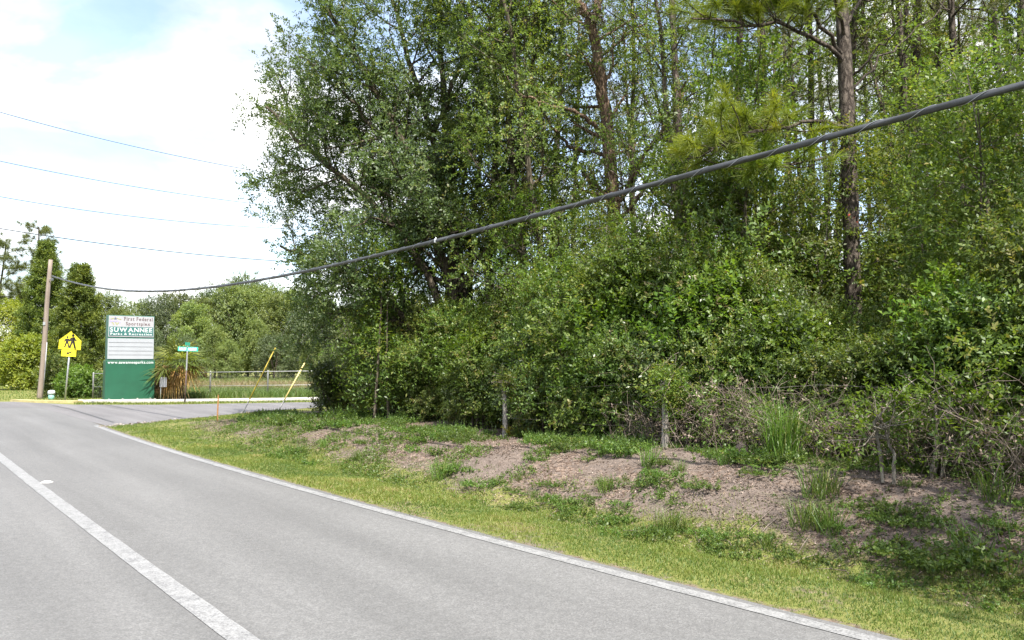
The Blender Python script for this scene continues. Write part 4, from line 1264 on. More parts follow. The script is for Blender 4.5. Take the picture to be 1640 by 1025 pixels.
# ------------------------------------------------------------------ the near pine with the vine-clad trunk
def near_pine():
    rg = np.random.default_rng(21)
    Y0 = 11.8
    base = pos_Y(1371, Y0)
    t = thing('pine_tree', 'tall pine with thick scaly trunk, vines and yellow-green needle clumps', 'tree', tuple(base))
    P = np.array([at(x, y, Y) for x, y, Y in [(1371, 700, Y0), (1368, 520, Y0), (1364, 400, Y0), (1360, 260, Y0), (1354, 110, 11.9), (1347, 0, 12.0), (1340, -160, 12.0), (1330, -420, 12.1)]]) - base
    P[0][2] = -0.3
    u = np.linspace(0, len(P) - 1, 40); Q = np.stack([np.interp(u, range(len(P)), P[:, k]) for k in range(3)], 1)
    for _ in range(2): Q[1:-1] = (Q[:-2] + 2 * Q[1:-1] + Q[2:]) / 4
    tubes = [(Q, np.interp(u, [0, 1, 4, 7], [0.140, 0.125, 0.108, 0.06]))]
    V, F = tubes_quads(tubes, 14)
    V = V + rg.normal(size=V.shape) * 0.004
    mesh_quads('trunk', V, F, M['pine_bark'], parent=t, smooth_=True)
    limbs = [([(1354, 105, 11.9), (1310, 60, 11.6), (1250, 45, 11.2), (1180, 35, 10.8), (1110, 30, 10.6)], 0.040, 34),
             ([(1352, 90, 11.9), (1300, 20, 11.4), (1240, -10, 11.0), (1170, -10, 10.8)], 0.035, 30),
             ([(1362, 205, 11.8), (1300, 195, 11.2), (1240, 205, 10.9), (1170, 228, 10.7), (1100, 255, 10.6)], 0.032, 36),
             ([(1362, 250, 11.8), (1310, 255, 11.4), (1255, 265, 11.1), (1190, 285, 10.9)], 0.026, 18),
             ([(1352, 60, 11.9), (1330, -30, 11.2), (1290, -60, 10.8)], 0.03, 14),
             ([(1356, 130, 11.9), (1400, 80, 11.6), (1440, 50, 11.4), (1478, 14, 11.2)], 0.020, 0),
             ([(1358, 150, 11.9), (1420, 90, 12.0), (1480, 40, 12.2), (1530, -10, 12.4)], 0.022, 0),
             ([(1350, 40, 12.0), (1400, -20, 12.4), (1470, -60, 12.8)], 0.03, 0),
             ([(1364, 330, 11.8), (1330, 318, 11.6), (1290, 322, 11.4)], 0.010, 0),
             ([(1366, 390, 11.8), (1392, 370, 11.7), (1420, 372, 11.6)], 0.009, 0)]
    for pl_, r, nt in limbs:
        L_ = np.array([at(*q) for q in pl_]) - base
        u = np.linspace(0, len(L_) - 1, 14); B = np.stack([np.interp(u, range(len(L_)), L_[:, k]) for k in range(3)], 1)
        B[1:] += rg.normal(size=(13, 3)) * 0.03
        tb = [(B, np.linspace(r, r * 0.3, 14))]; TP, TD = [], []
        for k in range(nt):
            f = 0.35 + 0.65 * rg.random(); i = int(f * 12.9)
            d = norm((B[13] - B[0]) / np.linalg.norm(B[13] - B[0]) * 0.7 + rg.normal(size=3) * np.array([0.8, 0.8, 0.35]) + np.array([0, 0, 0.25]))
            e = wander(rg, B[i], d, rg.uniform(0.25, 0.8), 0.1, 0.08, 0.12)
            tb.append((e, np.linspace(0.010, 0.005, len(e))))
            for q in range(max(1, len(e) - 2), len(e)): TP.append(e[q]); TD.append(norm(e[q] - e[q - 1]))
        V, F = tubes_quads(tb, 7)
        br = mesh_quads('branch', V, F, M['pine_bark'], parent=t, smooth_=True)
        if nt:
            V, F, tone = needle_tufts(rg, np.array(TP), np.array(TD), 80, 0.20, 0.0034, 0.46)
            mesh_quads('needles', V, F, M['needle'], tone, br)
    # top of the crown above the frame, which throws the dappled shade
    TP, TD = [], []
    for k in range(260):
        c = Q[-1] + rg.normal(size=3) * np.array([1.5, 1.5, 0.9]) + np.array([0, 0, -0.2]); TP.append(c); TD.append(norm(rg.normal(size=3) + np.array([0, 0, .5])))
    V, F, tone = needle_tufts(rg, np.array(TP), np.array(TD), 50, 0.26, 0.005, 0.62)
    mesh_quads('crown', V, F, M['needle'], tone, t)
    # creeper on the trunk
    n = 90
    f = rg.beta(1.3, 1.6, n) * 0.40 + 0.12
    i = (f * 39).astype(int); a = rg.normal(-1.9, 1.3, n)
    c = Q[i] + np.stack([np.cos(a), np.sin(a), a * 0], 1) * (0.13 + 0.06 * rg.random((n, 1))) + np.array([0, 0, 1]) * rg.normal(0, 0.12, (n, 1))
    td = norm(np.stack([np.cos(a), np.sin(a), a * 0], 1) + rg.normal(size=(n, 3)) * 0.5)
    V, F, tone = twig_leaves(rg, c, td, np.full(n, 0.16), 5, 0.072, 0.045, 0.7)
    mesh_quads('creeper', V, F, M['light_leaf'], tone, t)
    c = np.stack([np.array(at(1371, 348, 11.63)) - base + rg.normal(size=3) * 0.05 for _ in range(5)])
    V, F = leaf_quads(c, norm(rg.normal(size=(5, 3)) + np.array([0, -1, -.4])), norm(rg.normal(size=(5, 3)) + np.array([0, -1, 0.3])), 0.055, 0.035)
    mesh_quads('red_leaves', V, F, M['red_leaf'], None, t)


near_pine()

# ------------------------------------------------------------------ the leaning vine-clad tree
def vine_tree():
    rg = np.random.default_rng(31)
    base = pos_Y(992, 16.0)
    t = thing('leaning_tree', 'leaning reddish tree wrapped in vines with a forked top', 'tree', tuple(base))
    tubes, tips = [], []
    main = [(992, 690, 16), (990, 540, 16), (984, 340, 16), (975, 220, 15.9), (962, 120, 15.8), (948, 40, 15.7)]
    f1 = [(948, 40, 15.7), (930, 10, 15.6), (905, -60, 15.4), (880, -160, 15.2)]
    f2 = [(948, 40, 15.7), (960, 0, 15.9), (975, -80, 16.2), (980, -200, 16.4)]
    f3 = [(975, 220, 15.9), (930, 180, 15.3), (880, 168, 14.9), (830, 150, 14.7)]
    f4 = [(984, 330, 16), (1040, 240, 15.6), (1075, 190, 15.2), (1100, 130, 15)]
    f5 = [(978, 250, 16), (920, 240, 16.8), (870, 190, 17.4), (840, 90, 17.6)]
    sp0 = [dict(n=1.6, len=1.7, first=0.35, ang=60, wig=0.16, trop=0.03, rad=0.35), dict(n=2.8, len=0.7, first=0.2, ang=50, wig=0.2, rad=0.5)]
    for pl_, r in ((main, 0.17), (f1, 0.1), (f2, 0.1), (f3, 0.055), (f4, 0.05), (f5, 0.05)):
        P = np.array([at(*q) for q in pl_]) - base
        if pl_ is main: P[0][2] = -0.3
        u = np.linspace(0, len(P) - 1, 20); Q = np.stack([np.interp(u, range(len(P)), P[:, k]) for k in range(3)], 1)
        for _ in range(2): Q[1:-1] = (Q[:-2] + 2 * Q[1:-1] + Q[2:]) / 4
        Q[1:] += rg.normal(size=(19, 3)) * 0.025
        if pl_ is main: MQ = Q
        grow(rg, Q, r, r * (0.6 if pl_ is main else 0.35), sp0, 0, tubes, tips)
    V, F = tubes_quads(tubes, 9)
    mesh_quads('trunk', V, F, bark('reddish_bark', (0.055, 0.034, 0.024), (0.24, 0.165, 0.12), 8, 2.0), parent=t, smooth_=True)
    crown_from_tips(rg, tips, 2, 10, 0.07, 0.036, 0.3, M['light_leaf'], t)
    tb = []
    for k in range(90):
        i = rg.integers(4, 14); a = rg.random() * 6.28
        b = MQ[i] + np.array([math.cos(a), math.sin(a), 0]) * rg.uniform(0.16, 0.34)
        e = wander(rg, b, (rg.normal() * 0.3, rg.normal() * 0.3, -1 if rg.random() < 0.6 else 1), rg.uniform(0.6, 2.2), 0.16, 0, 0.2)
        tb.append((e, np.full(len(e), 0.007)))
    V, F = tubes_quads(tb, 3)
    mesh_quads('vine', V, F, M['dead_twig'], parent=t)
    c = []
    for k in range(260): c.append(at(947, 22, 15.6) - base + rg.normal(size=3) * np.array([0.22, 0.2, 0.16]))
    V, F, tone = twig_leaves(rg, np.array(c), norm(rg.normal(size=(260, 3)) - np.array([0, 0, .6])), np.full(260, 0.2), 5, 0.06, 0.02, 0.4)
    mesh_quads('dead_leaves', V, F, M['litter_leaf'], tone * 0.6, t)


vine_tree()

# ------------------------------------------------------------------ prototypes for the wood
SPEC_A = [dict(n=2.2, len=2.6, first=0.22, ang=58, wig=0.15, trop=0.05, rad=0.4, taper=0.6), dict(n=3.0, len=0.95, first=0.2, ang=52, wig=0.2, trop=0.0, rad=0.5)]
SPEC_B = [dict(n=2.0, len=2.0, first=0.40, ang=50, wig=0.16, trop=0.05, rad=0.4, taper=0.5), dict(n=3.0, len=0.8, first=0.2, ang=50, wig=0.2, trop=0.0, rad=0.5)]
TREES = {
    'light': Proto(broadleaf('broadleaf_tree', 'x', 51, 11.0, 0.11, (0.06, 0.02), SPEC_A, M['light_leaf'], 3, 13, 0.060, 0.033, 0.34, M['oak_bark'])),
    'dark': Proto(broadleaf('broadleaf_tree', 'x', 52, 10.5, 0.12, (-0.05, 0.04), SPEC_A, M['oak_leaf'], 3, 12, 0.068, 0.033, 0.34, M['oak_bark'])),
    'slim': Proto(broadleaf('slender_tree', 'x', 53, 11.5, 0.075, (0.03, -0.05), SPEC_B, M['light_leaf'], 3, 12, 0.060, 0.032, 0.34, M['oak_bark'])),
}
TREES['sapling'] = Proto(broadleaf('young_tree', 'x', 54, 5.2, 0.035, (0.05, 0.05), [dict(n=5.0, len=1.25, first=0.10, ang=55, wig=0.16, trop=0.05, rad=0.45, taper=0.6), dict(n=3.4, len=0.55, first=0.25, ang=50, wig=0.2, rad=0.5)], M['shrub_leaf'], 3, 11, 0.066, 0.032, 0.3, M['oak_bark']))
TREES['pale'] = Proto(broadleaf('young_tree', 'x', 55, 4.6, 0.03, (-0.08, 0.03), [dict(n=5.0, len=1.1, first=0.14, ang=60, wig=0.18, trop=0.02, rad=0.45, taper=0.5), dict(n=3.4, len=0.5, first=0.25, ang=50, wig=0.2, rad=0.5)], M['light_leaf'], 3, 11, 0.058, 0.032, 0.3, M['grey_bark']))
PINES = {
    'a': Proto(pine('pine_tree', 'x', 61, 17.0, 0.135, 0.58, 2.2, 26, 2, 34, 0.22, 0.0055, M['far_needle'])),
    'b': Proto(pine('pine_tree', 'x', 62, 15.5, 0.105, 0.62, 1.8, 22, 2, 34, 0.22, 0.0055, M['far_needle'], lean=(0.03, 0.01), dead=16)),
}
SHRUBS = {
    'leafy': Proto(leafy_shrub('leafy_shrub', 'x', M['shrub_leaf'], 71, 3.2, 1.75)),
    'waxy': Proto(leafy_shrub('waxy_shrub', 'x', M['waxy_leaf'], 72, 3.0, 1.65, L=0.066, W=0.029)),
    'pale': Proto(leafy_shrub('pale_green_shrub', 'x', M['light_leaf'], 73, 3.3, 1.6, L=0.058, W=0.033, ntw=1700)),
    'small': Proto(leafy_shrub('leafy_shrub', 'x', M['shrub_leaf'], 74, 1.7, 1.1, ntw=900, L=0.060, W=0.030, lobes=12, tl=0.3)),
}
SHRUBS['broad'] = Proto(leafy_shrub('large_leaved_shrub', 'x', M['bright_leaf'], 75, 2.2, 1.05, ntw=560, k=10, L=0.088, W=0.046, lobes=11, tl=0.36))
KIND = {'broad': 'large-leaved bright shrub', 'leafy': 'mid-green leafy shrub', 'waxy': 'dark waxy-leaved shrub', 'pale': 'pale green shrub', 'small': 'low leafy shrub'}

rg = np.random.default_rng(101)
used_labels = {}


def uniq(lab, px=None):
    """the same words twice: name the next landmark instead"""
    if lab in used_labels and px is not None:
        for k in (1, 2, 3):
            alt = lab.replace(where(px), where(px, k))
            if alt not in used_labels: lab = alt; break
    used_labels[lab] = 1
    return lab


# front rows of the undergrowth: (pixel column, distance from the road axis, scale, kind)
front = [(585, 9.6, 0.62, 'leafy'), (640, 9.7, 0.80, 'waxy'), (690, 9.3, 0.70, 'pale'), (742, 9.6, 0.78, 'leafy'), (800, 9.4, 0.72, 'pale'), (855, 9.3, 0.80, 'waxy'), (915, 9.2, 0.88, 'leafy'),
         (975, 9.1, 0.84, 'pale'), (1040, 9.3, 0.92, 'leafy'), (1105, 9.2, 0.85, 'waxy'), (1170, 9.4, 0.82, 'leafy'), (1215, 9.3, 0.74, 'waxy'), (1325, 9.5, 0.50, 'pale'),
         (1395, 9.5, 0.46, 'leafy'), (1485, 9.3, 0.50, 'pale'), (1560, 9.3, 0.66, 'leafy'), (1640, 9.2, 0.72, 'pale'), (1725, 9.2, 0.78, 'leafy'), (1830, 9.1, 0.8, 'pale'), (670, 9.0, 0.62, 'broad'), (765, 8.95, 0.8, 'broad'), (900, 8.9, 0.75, 'broad'), (1010, 9.0, 1.0, 'broad'), (1150, 9.0, 0.9, 'broad'), (1262, 9.0, 0.7, 'broad'), (1472, 9.0, 0.6, 'broad'), (1530, 8.9, 0.78, 'broad'), (1632, 8.9, 0.72, 'broad')]
second = [(620, 11.6, 0.95, 'waxy'), (700, 11.4, 0.85, 'leafy'), (800, 11.8, 1.0, 'pale'), (880, 11.2, 1.12, 'leafy'), (960, 11.0, 1.2, 'pale'), (1040, 11.3, 1.22, 'waxy'), (1165, 11.2, 1.5, 'pale'),
          (1215, 11.4, 1.1, 'leafy'), (1285, 11.3, 0.95, 'pale'), (1545, 11.7, 0.90, 'leafy'), (1585, 11.4, 0.9, 'waxy'), (1625, 11.2, 1.0, 'pale'), (1715, 11.0, 1.1, 'leafy')]
third = [(560, 13.5, 1.0, 'waxy'), (650, 14.5, 1.25, 'leafy'), (760, 14.5, 1.2, 'waxy'), (850, 14.3, 1.35, 'pale'), (945, 14.3, 1.3, 'waxy'), (1060, 14.2, 1.35, 'leafy'), (1180, 14.2, 1.3, 'waxy'),
         (1290, 14.5, 1.3, 'leafy'), (1410, 14.2, 1.3, 'waxy'), (1500, 14.0, 1.4, 'pale'), (1590, 14.2, 1.45, 'leafy'), (1700, 14.0, 1.5, 'waxy')]
fourth = [(x, 19 + 3 * rg.random(), 1.5 + 0.3 * rg.random(), ['waxy', 'leafy', 'pale'][i % 3]) for i, x in enumerate(range(600, 1720, 105))]
fifth = [(x, 28 + 5 * rg.random(), 1.8 + 0.5 * rg.random(), ['leafy', 'pale', 'waxy'][i % 3]) for i, x in enumerate(range(640, 1720, 115))]
second = [(a, b, c * 0.80, d) for a, b, c, d in second]
third = [(a, b, c * 0.74, d) for a, b, c, d in third]
fourth = [(a, b, c * 0.70, d) for a, b, c, d in fourth]
fifth = [(a, b, c * 0.72, d) for a, b, c, d in fifth]
for row, rows, word in ((0, front, 'along the fence line'), (1, second, 'in the second row'), (2, third, None), (3, fourth, None), (4, fifth, None)):
    for px, p, sc, kd in rows:
        loc = pos_p(px, p)
        lab = f"{KIND[kd]} {word}, {where(px)}" if word else f'{KIND[kd]} deep in the wood, half hidden by the front shrubs'
        grp = 'shrubs along the edge of the wood' if word else 'shrubs deep in the wood'
        SHRUBS[kd].put(loc, rg.random() * 6.28, (sc * rg.uniform(0.92, 1.08), sc * rg.uniform(0.92, 1.08), sc * rg.uniform(0.94, 1.1)), uniq(lab, px if word else None), grp)

# low shrubs in front of them along the bank top
for px, p, sc in [(668, 8.9, 0.6), (735, 8.7, 0.5), (770, 8.8, 0.62), (880, 8.6, 0.68), (935, 8.5, 0.62), (1000, 8.6, 0.75), (1120, 8.7, 0.78), (1205, 8.75, 0.7), (1290, 8.8, 0.72), (1385, 8.8, 0.75), (1470, 8.7, 0.8), (1580, 8.55, 0.85), (1670, 8.5, 0.9)]:
    SHRUBS['small'].put(pos_p(px, p), rg.random() * 6.28, (sc, sc, sc * rg.uniform(0.9, 1.15)), uniq(f'low leafy shrub on the bank top, {where(px)}', px), 'low shrubs on the bank top')

# trees of the wood
for px, Y, kd, sc in [(860, 17.5, 'light', 1.0), (1035, 19.5, 'light', 0.98), (1065, 21.0, 'slim', 1.1), (1130, 19.0, 'slim', 0.95), (830, 22.0, 'slim', 1.15),
                      (1415, 16.0, 'slim', 0.95), (1500, 18.0, 'light', 0.9), (1660, 14.0, 'light', 1.0), (1740, 12.5, 'dark', 1.05), (640, 20.5, 'dark', 0.85),
                      (700, 22.0, 'light', 0.95), (760, 21.0, 'dark', 1.0), (1560, 24.0, 'light', 1.1), (585, 19.5, 'dark', 0.62), (1920, 11.0, 'light', 1.0), (1455, 23.5, 'slim', 1.1), (1595, 21, 'light', 1.0), (1530, 29, 'light', 1.3), (920, 23, 'light', 1.1), (1120, 15.0, 'light', .85), (1210, 15.6, 'light', .8), (1300, 17.0, 'light', .95), (1500, 22, 'light', 1.1), (890, 15.2, 'light', .9)]:
    what = {'light': 'light-leaved tree', 'dark': 'dark-leaved tree', 'slim': 'slender open tree'}[kd]
    TREES[kd].put(pos_Y(px, Y), rg.random() * 6.28, (sc, sc, sc * rg.uniform(0.95, 1.08)), uniq(f'{what} {"at the front" if Y < 19 else "in the middle" if Y < 23 else "at the back"} of the wood, {where(px)}', px), 'broadleaf trees of the wood')
for px, p, kd, sc in [(655, 9.6, 'sapling', .72), (722, 9.3, 'pale', .62), (835, 9.5, 'sapling', .85), (892, 10.2, 'pale', 1.0), (940, 10.4, 'sapling', .85), (1005, 9.6, 'pale', .8), (1080, 10.4, 'sapling', 1.0), (1145, 10.2, 'pale', 1.05), (1195, 10.6, 'sapling', 1.15),
                      (1262, 11.0, 'pale', 1.0), (1318, 12.6, 'sapling', .9), (1480, 12.8, 'pale', .95), (1475, 10.6, 'sapling', .72), (1545, 10.2, 'pale', .8), (1600, 9.8, 'sapling', .78), (1668, 10.2, 'pale', .95), (780, 11.5, 'pale', 1.0), (860, 12.5, 'sapling', 1.15), (1045, 12.5, 'pale', .9), (1395, 14.5, 'sapling', 1.1), (1510, 13.5, 'pale', 1.15), (1590, 13.0, 'sapling', 1.1)]:
    TREES[kd].put(pos_p(px, p), rg.random() * 6.28, (sc, sc, sc * rg.uniform(0.9, 1.1)), uniq(f'{"green" if kd == "sapling" else "pale-leaved"} young tree {"rising among the front shrubs" if p < 11.2 else "behind the front shrubs"}, {where(px)}', px), 'young trees along the edge of the wood')
for s_, p_, kd, sc in [(-3.0, 5.9, 'dark', .95), (-7.5, 6.6, 'dark', 1.0), (0.3, 9.6, 'slim', 1.0), (-3.5, 11.0, 'dark', 1.1)]:
    X_, Y_ = xy(s_, p_)
    TREES[kd].put((X_, Y_, hz(X_, Y_)), rg.random() * 6.28, sc, 'broadleaf tree beyond the right edge of the view shading the bank', 'broadleaf trees of the wood')
for px, Y, kd, sc in [(1105, 26, 'a', 1), (1172, 17.5, 'a', .95), (1112, 16.5, 'b', 1.1), (1322, 17, 'b', 1.05), (1292, 20, 'a', .9), (1408, 18.5, 'b', 1.0), (1503, 20.5, 'a', .95), (1592, 17.5, 'b', 1.0), (1478, 16.5, 'b', .95), (1640, 18, 'a', .9), (1548, 16.5, 'a', .85), (1228, 18.5, 'b', 1), (1262, 28, 'b', 1.1), (1292, 30, 'a', 1.05), (1318, 24, 'b', .95), (1334, 34, 'a', 1.1), (1441, 19.5, 'a', 1.2), (1472, 33, 'b', 1.1), (1545, 26, 'a', 1),
                      (1602, 30, 'b', 1.1), (1630, 22, 'b', 1), (1205, 35, 'a', 1.1), (1148, 31, 'b', 1.1), (872, 28, 'a', 1.1), (815, 30, 'b', 1.1), (1402, 28, 'b', 1.05), (1510, 38, 'a', 1.15), (1040, 33, 'b', 1.1), (915, 36, 'a', 1.15), (1245, 40, 'a', 1.2), (1380, 38, 'b', 1.2),
                      (1570, 42, 'b', 1.25), (1660, 36, 'a', 1.2)]:
    PINES[kd].put(pos_Y(px, Y), rg.random() * 6.28, sc, uniq(f'{"slim" if kd == "b" else "straight"} pine {"in the middle" if Y < 25 else "at the back" if Y < 33 else "in the last row"} of the wood, {where(px)}', px), 'pines standing in the wood')

# bright drooping sapling at the left end and a few single bushes
b = leafy_shrub('narrow_sapling', 'tall narrow green sapling with drooping leaves at the left end of the wood', M['shrub_leaf'], 81, 4.2, 0.92, ntw=700, k=12, L=0.085, W=0.032, lobes=18, tl=0.5, up=-0.1, bottom=0.06, upb=1.0, stems=3)
b.location = tuple(pos_p(612, 8.3))
b = leafy_shrub('dark_bush', 'small dark glossy bush at the very corner of the wood', M['waxy_leaf'], 82, 1.15, 0.62, ntw=420, k=12, L=0.07, W=0.034, lobes=9, tl=0.25)
b.location = tuple(pos_Y(524, 19.2))

# ------------------------------------------------------------------ fan palms
def fan_palm(name, label, seed, fronds, rad, plen, mat, trunk=0.0, dead=0, deadmat=None, spread=(0.2, 1.2)):
    rg = np.random.default_rng(seed)
    t = thing(name, label, 'palm')
    if trunk:
        mb = MB(); mb.tube([(0, 0, -0.1), (0.02, 0, trunk * 0.5), (0, 0.02, trunk)], [0.2, 0.17, 0.14], 10)
        mb.build('trunk', M['oak_bark'], t, True)
    for k in range(fronds + dead):
        isd = k >= fronds
        az = k * 2.4 + rg.normal() * 0.3
        el = rg.uniform(*spread) if not isd else rg.uniform(-1.25, 0.25)
        d = np.array([math.cos(az) * math.cos(el), math.sin(az) * math.cos(el), math.sin(el)])
        pl_ = plen * rg.uniform(0.7, 1.2) * (0.6 if isd else 1)
        b0 = np.array([0, 0, trunk + 0.02]); f = np.linspace(0, 1, 6)[:, None]
        pet = b0 + d * pl_ * f - np.array([0, 0, 0.18 * pl_]) * f ** 2
        hub = pet[-1]; ax = norm(pet[-1] - pet[-2]); side = norm(np.cross(ax, [0, 0, 1.0])); nr = np.cross(side, ax)
        fd = rg.uniform(0.25, 0.8); nl = 22; ft = rg.uniform(0.1, 0.95)
        V, F, tone = [], [], []
        for j in range(nl):
            a = (j / (nl - 1) - 0.5) * R(250 if not isd else 150)
            dd = ax * math.cos(a) + side * math.sin(a) + nr * (0.18 + 0.1 * rg.normal())
            L = rad * rg.uniform(0.85, 1.1) * (0.8 + 0.2 * math.cos(a)); dd = norm(dd)
            sd = norm(np.cross(dd, nr)); dr = np.array([0, 0, -1.0]) * L * (0.30 if not isd else fd)
            p0, p1, p2 = hub, hub + dd * L * 0.55 + dr * 0.2, hub + dd * L * (1 if not isd else 0.8) + dr
            w = 0.022 if not isd else 0.014
            n = len(V); V += [p0 - sd * w * .3, p0 + sd * w * .3, p1 + sd * w, p1 - sd * w, p2 + sd * w * .1, p2 - sd * w * .1]
            F += [(n, n + 1, n + 2, n + 3), (n + 3, n + 2, n + 4, n + 5)]; tv = np.clip(ft + rg.normal(0, 0.12), 0, 1); tone += [tv, tv]
        fr = mesh_quads('frond', np.array(V), np.array(F), mat if not isd else deadmat, np.array(tone), t)
        mb = MB(); mb.tube(pet, 0.010, 5); mb.build('stalk', mat if not isd else deadmat, fr, True)
    return t


fp = fan_palm('cabbage_palm', 'fan palm with hanging yellow and brown dead fronds beside the green sign', 91, 26, 0.82, 0.62, M['palm_leaf'], 1.2, 16, M['dead_palm'], (-0.3, 1.3))
fp.location = tuple(pos_Y(287, 33.2)); fp.scale = (1.2, 1.2, 1.15)
fp = fan_palm('cabbage_palm', 'smaller fan palm half dead right against the green sign', 95, 12, 0.6, 0.6, M['palm_leaf'], 0.8, 12, M['dead_palm'])
fp.location = tuple(pos_Y(258, 33.9))
for px, p, sd, lab in ((562, 9.0, 92, 'bright fan palmetto at the left end of the wood'), (598, 8.7, 93, 'low palmetto under the narrow sapling'), (545, 9.6, 94, 'small palmetto behind the corner weeds')):
    fp = fan_palm('palmetto', lab, sd, 11, 0.42, 0.45, M['palm_leaf'], spread=(0.35, 1.3)); fp.location = tuple(pos_p(px, p))

# ------------------------------------------------------------------ left side trees and the far tree line
def cedar(label, seed, h, r, n=6000):
    rg = np.random.default_rng(seed); t = thing('cedar_tree', label, 'tree')
    mb = MB(); mb.tube([(0, 0, -0.2), (0, 0, h * 0.9)], [0.16, 0.03], 8); mb.build('trunk', M['oak_bark'], t, True)
    nb = 170
    zb = h * (0.02 + 0.93 * (np.arange(nb) + rg.random(nb)) / nb); ab = np.arange(nb) * 2.4 + rg.normal(size=nb) * 0.5
    lb = r * (1 - zb / h) ** 1.0 * rg.uniform(0.65, 1.12, nb) + 0.06
    el = 0.55 + 0.5 * (zb / h) + rg.normal(size=nb) * 0.15
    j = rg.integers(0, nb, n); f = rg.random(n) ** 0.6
    dir_ = np.stack([np.cos(ab[j]), np.sin(ab[j]), el[j]], 1)
    b = np.stack([0 * zb[j], 0 * zb[j], zb[j]], 1) + dir_ * (lb[j] * f)[:, None] + rg.normal(size=(n, 3)) * 0.10
    d = norm(dir_ + rg.normal(size=(n, 3)) * 0.4)
    V, F, tone = twig_leaves(rg, b, d, np.full(n, 0.26), 6, 0.15, 0.045, 0.3, 0.6)
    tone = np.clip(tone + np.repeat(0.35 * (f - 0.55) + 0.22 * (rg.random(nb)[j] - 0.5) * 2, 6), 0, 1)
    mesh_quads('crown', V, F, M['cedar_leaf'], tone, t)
    return t


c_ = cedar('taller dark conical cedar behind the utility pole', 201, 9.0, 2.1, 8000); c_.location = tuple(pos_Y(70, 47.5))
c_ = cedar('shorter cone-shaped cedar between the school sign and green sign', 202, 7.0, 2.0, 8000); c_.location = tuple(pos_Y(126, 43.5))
pn_ = pine('pine_tree', 'open-crowned pine rising behind the utility pole', 211, 11.6, 0.15, 0.42, 2.5, 26, 3, 44, 0.30, 0.010, M['far_needle'], dead=4); pn_.location = tuple(pos_Y(50, 56))
pn_ = pine('pine_tree', 'open-crowned pine cut by the left border of the view', 212, 10.3, 0.14, 0.45, 2.3, 24, 3, 44, 0.30, 0.010, M['far_needle'], dead=4); pn_.location = tuple(pos_Y(-12, 56))


def lumpy_tree(name, label, cat, seed, h, r, leaf, n, mat, trunk_to=0.35, low=0.12, group=None, aspect=0.5):
    rg = np.random.default_rng(seed); t = thing(name, label, cat, (0, 0, 0), 0, group)
    tubes = []
    for k in range(4):
        a = k * 1.6 + rg.random(); e = np.array([math.cos(a) * r * 0.45, math.sin(a) * r * 0.45, h * rg.uniform(0.6, 0.85)])
        f = np.linspace(0, 1, 6)[:, None]; tubes.append((np.array([0, 0, -0.2]) * (1 - f) ** 2 + 2 * f * (1 - f) * np.array([0, 0, h * trunk_to]) + e * f ** 2, np.linspace(0.03 * h ** 0.8, 0.02, 6)))
    V, F = tubes_quads(tubes, 6); mesh_quads('trunk', V, F, M['oak_bark'], parent=t, smooth_=True)
    nl = 20; lc = []
    for k in range(nl):
        z = h * (low + (0.93 - low) * (k + rg.random()) / nl); pr = r * 0.75 * math.sin(PI * (0.2 + 0.72 * (z / h))) ** 0.7; a = k * 2.4 + rg.normal() * 0.4
        lc.append((math.cos(a) * pr, math.sin(a) * pr, z))
    lc.append((0, 0, h * 0.9)); lc = np.array(lc); lr = r * rg.uniform(0.25, 0.5, len(lc))
    j = rg.integers(0, len(lc), n); d = norm(rg.normal(size=(n, 3)) + np.array([0, 0, .25]))
    b = lc[j] + d * (lr[j] * rg.random(n) ** 0.4)[:, None] * np.array([1, 1, 0.8])
    V, F, tone = twig_leaves(rg, b, norm(d + rg.normal(size=(n, 3)) * 0.5), np.full(n, leaf * 2.4), 6, leaf, leaf * 0.52, 0.7, out=norm(b * np.array([1, 1, 0.3])))
    tone = np.clip(tone + 0.2 * (np.repeat(rg.random(len(lc))[j], 6) - 0.5) * 2, 0, 1)
    mesh_quads('crown', V, F, mat, tone, t)
    return t


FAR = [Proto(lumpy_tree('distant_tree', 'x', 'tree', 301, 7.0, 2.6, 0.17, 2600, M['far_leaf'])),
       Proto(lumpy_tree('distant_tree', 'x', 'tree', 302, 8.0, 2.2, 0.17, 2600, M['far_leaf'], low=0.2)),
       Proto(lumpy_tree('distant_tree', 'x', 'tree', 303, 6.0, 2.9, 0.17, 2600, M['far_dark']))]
FL_ = [('the cedars', 95), ('the green sign', 208), ('the palm', 290), ('the orange stake', 349), ('the bright yellow guard', 415), ('the pale yellow guard', 470), ('the corner bush', 524)]


def far_where(px):
    d = min(FL_, key=lambda q: abs(q[1] - px)); return ('beyond ' if abs(d[1] - px) < 14 else 'beyond and left of ' if px < d[1] else 'beyond and right of ') + d[0]


for px, Y, top, kd in [(-60, 62, 470, 0), (170, 70, 470, 1), (196, 66, 492, 0), (226, 72, 482, 1), (254, 68, 478, 2), (282, 74, 470, 0), (306, 66, 484, 1), (330, 70, 478, 0), (352, 76, 462, 2), (376, 70, 455, 0), (398, 78, 446, 2), (422, 72, 456, 0), (446, 68, 470, 1),
                       (470, 74, 462, 0), (496, 66, 490, 2), (520, 72, 478, 1), (548, 68, 492, 0), (580, 74, 480, 2), (300, 60, 540, 2), (366, 61, 545, 0), (440, 60, 535, 2), (500, 60, 545, 0), (345, 62, 520, 1), (410, 64, 510, 1), (240, 62, 530, 2), (620, 72, 470, 0), (670, 76, 470, 1)]:
    h = CAMH + (578 - top) * Y / FPX; h0 = [7.0, 8.0, 6.0][kd]; sz = h / h0
    sx = sz * rg.uniform(0.6, 0.95)
    FAR[kd].put(pos_Y(px, Y), rg.random() * 6.28, (sx, sx, sz), uniq(f'{"young" if h < 4.6 else "tall" if h > 7 else "middling"} {["rounded", "narrow", "broad"][kd]} tree in the far line, {far_where(px)}'), 'trees of the far tree line')

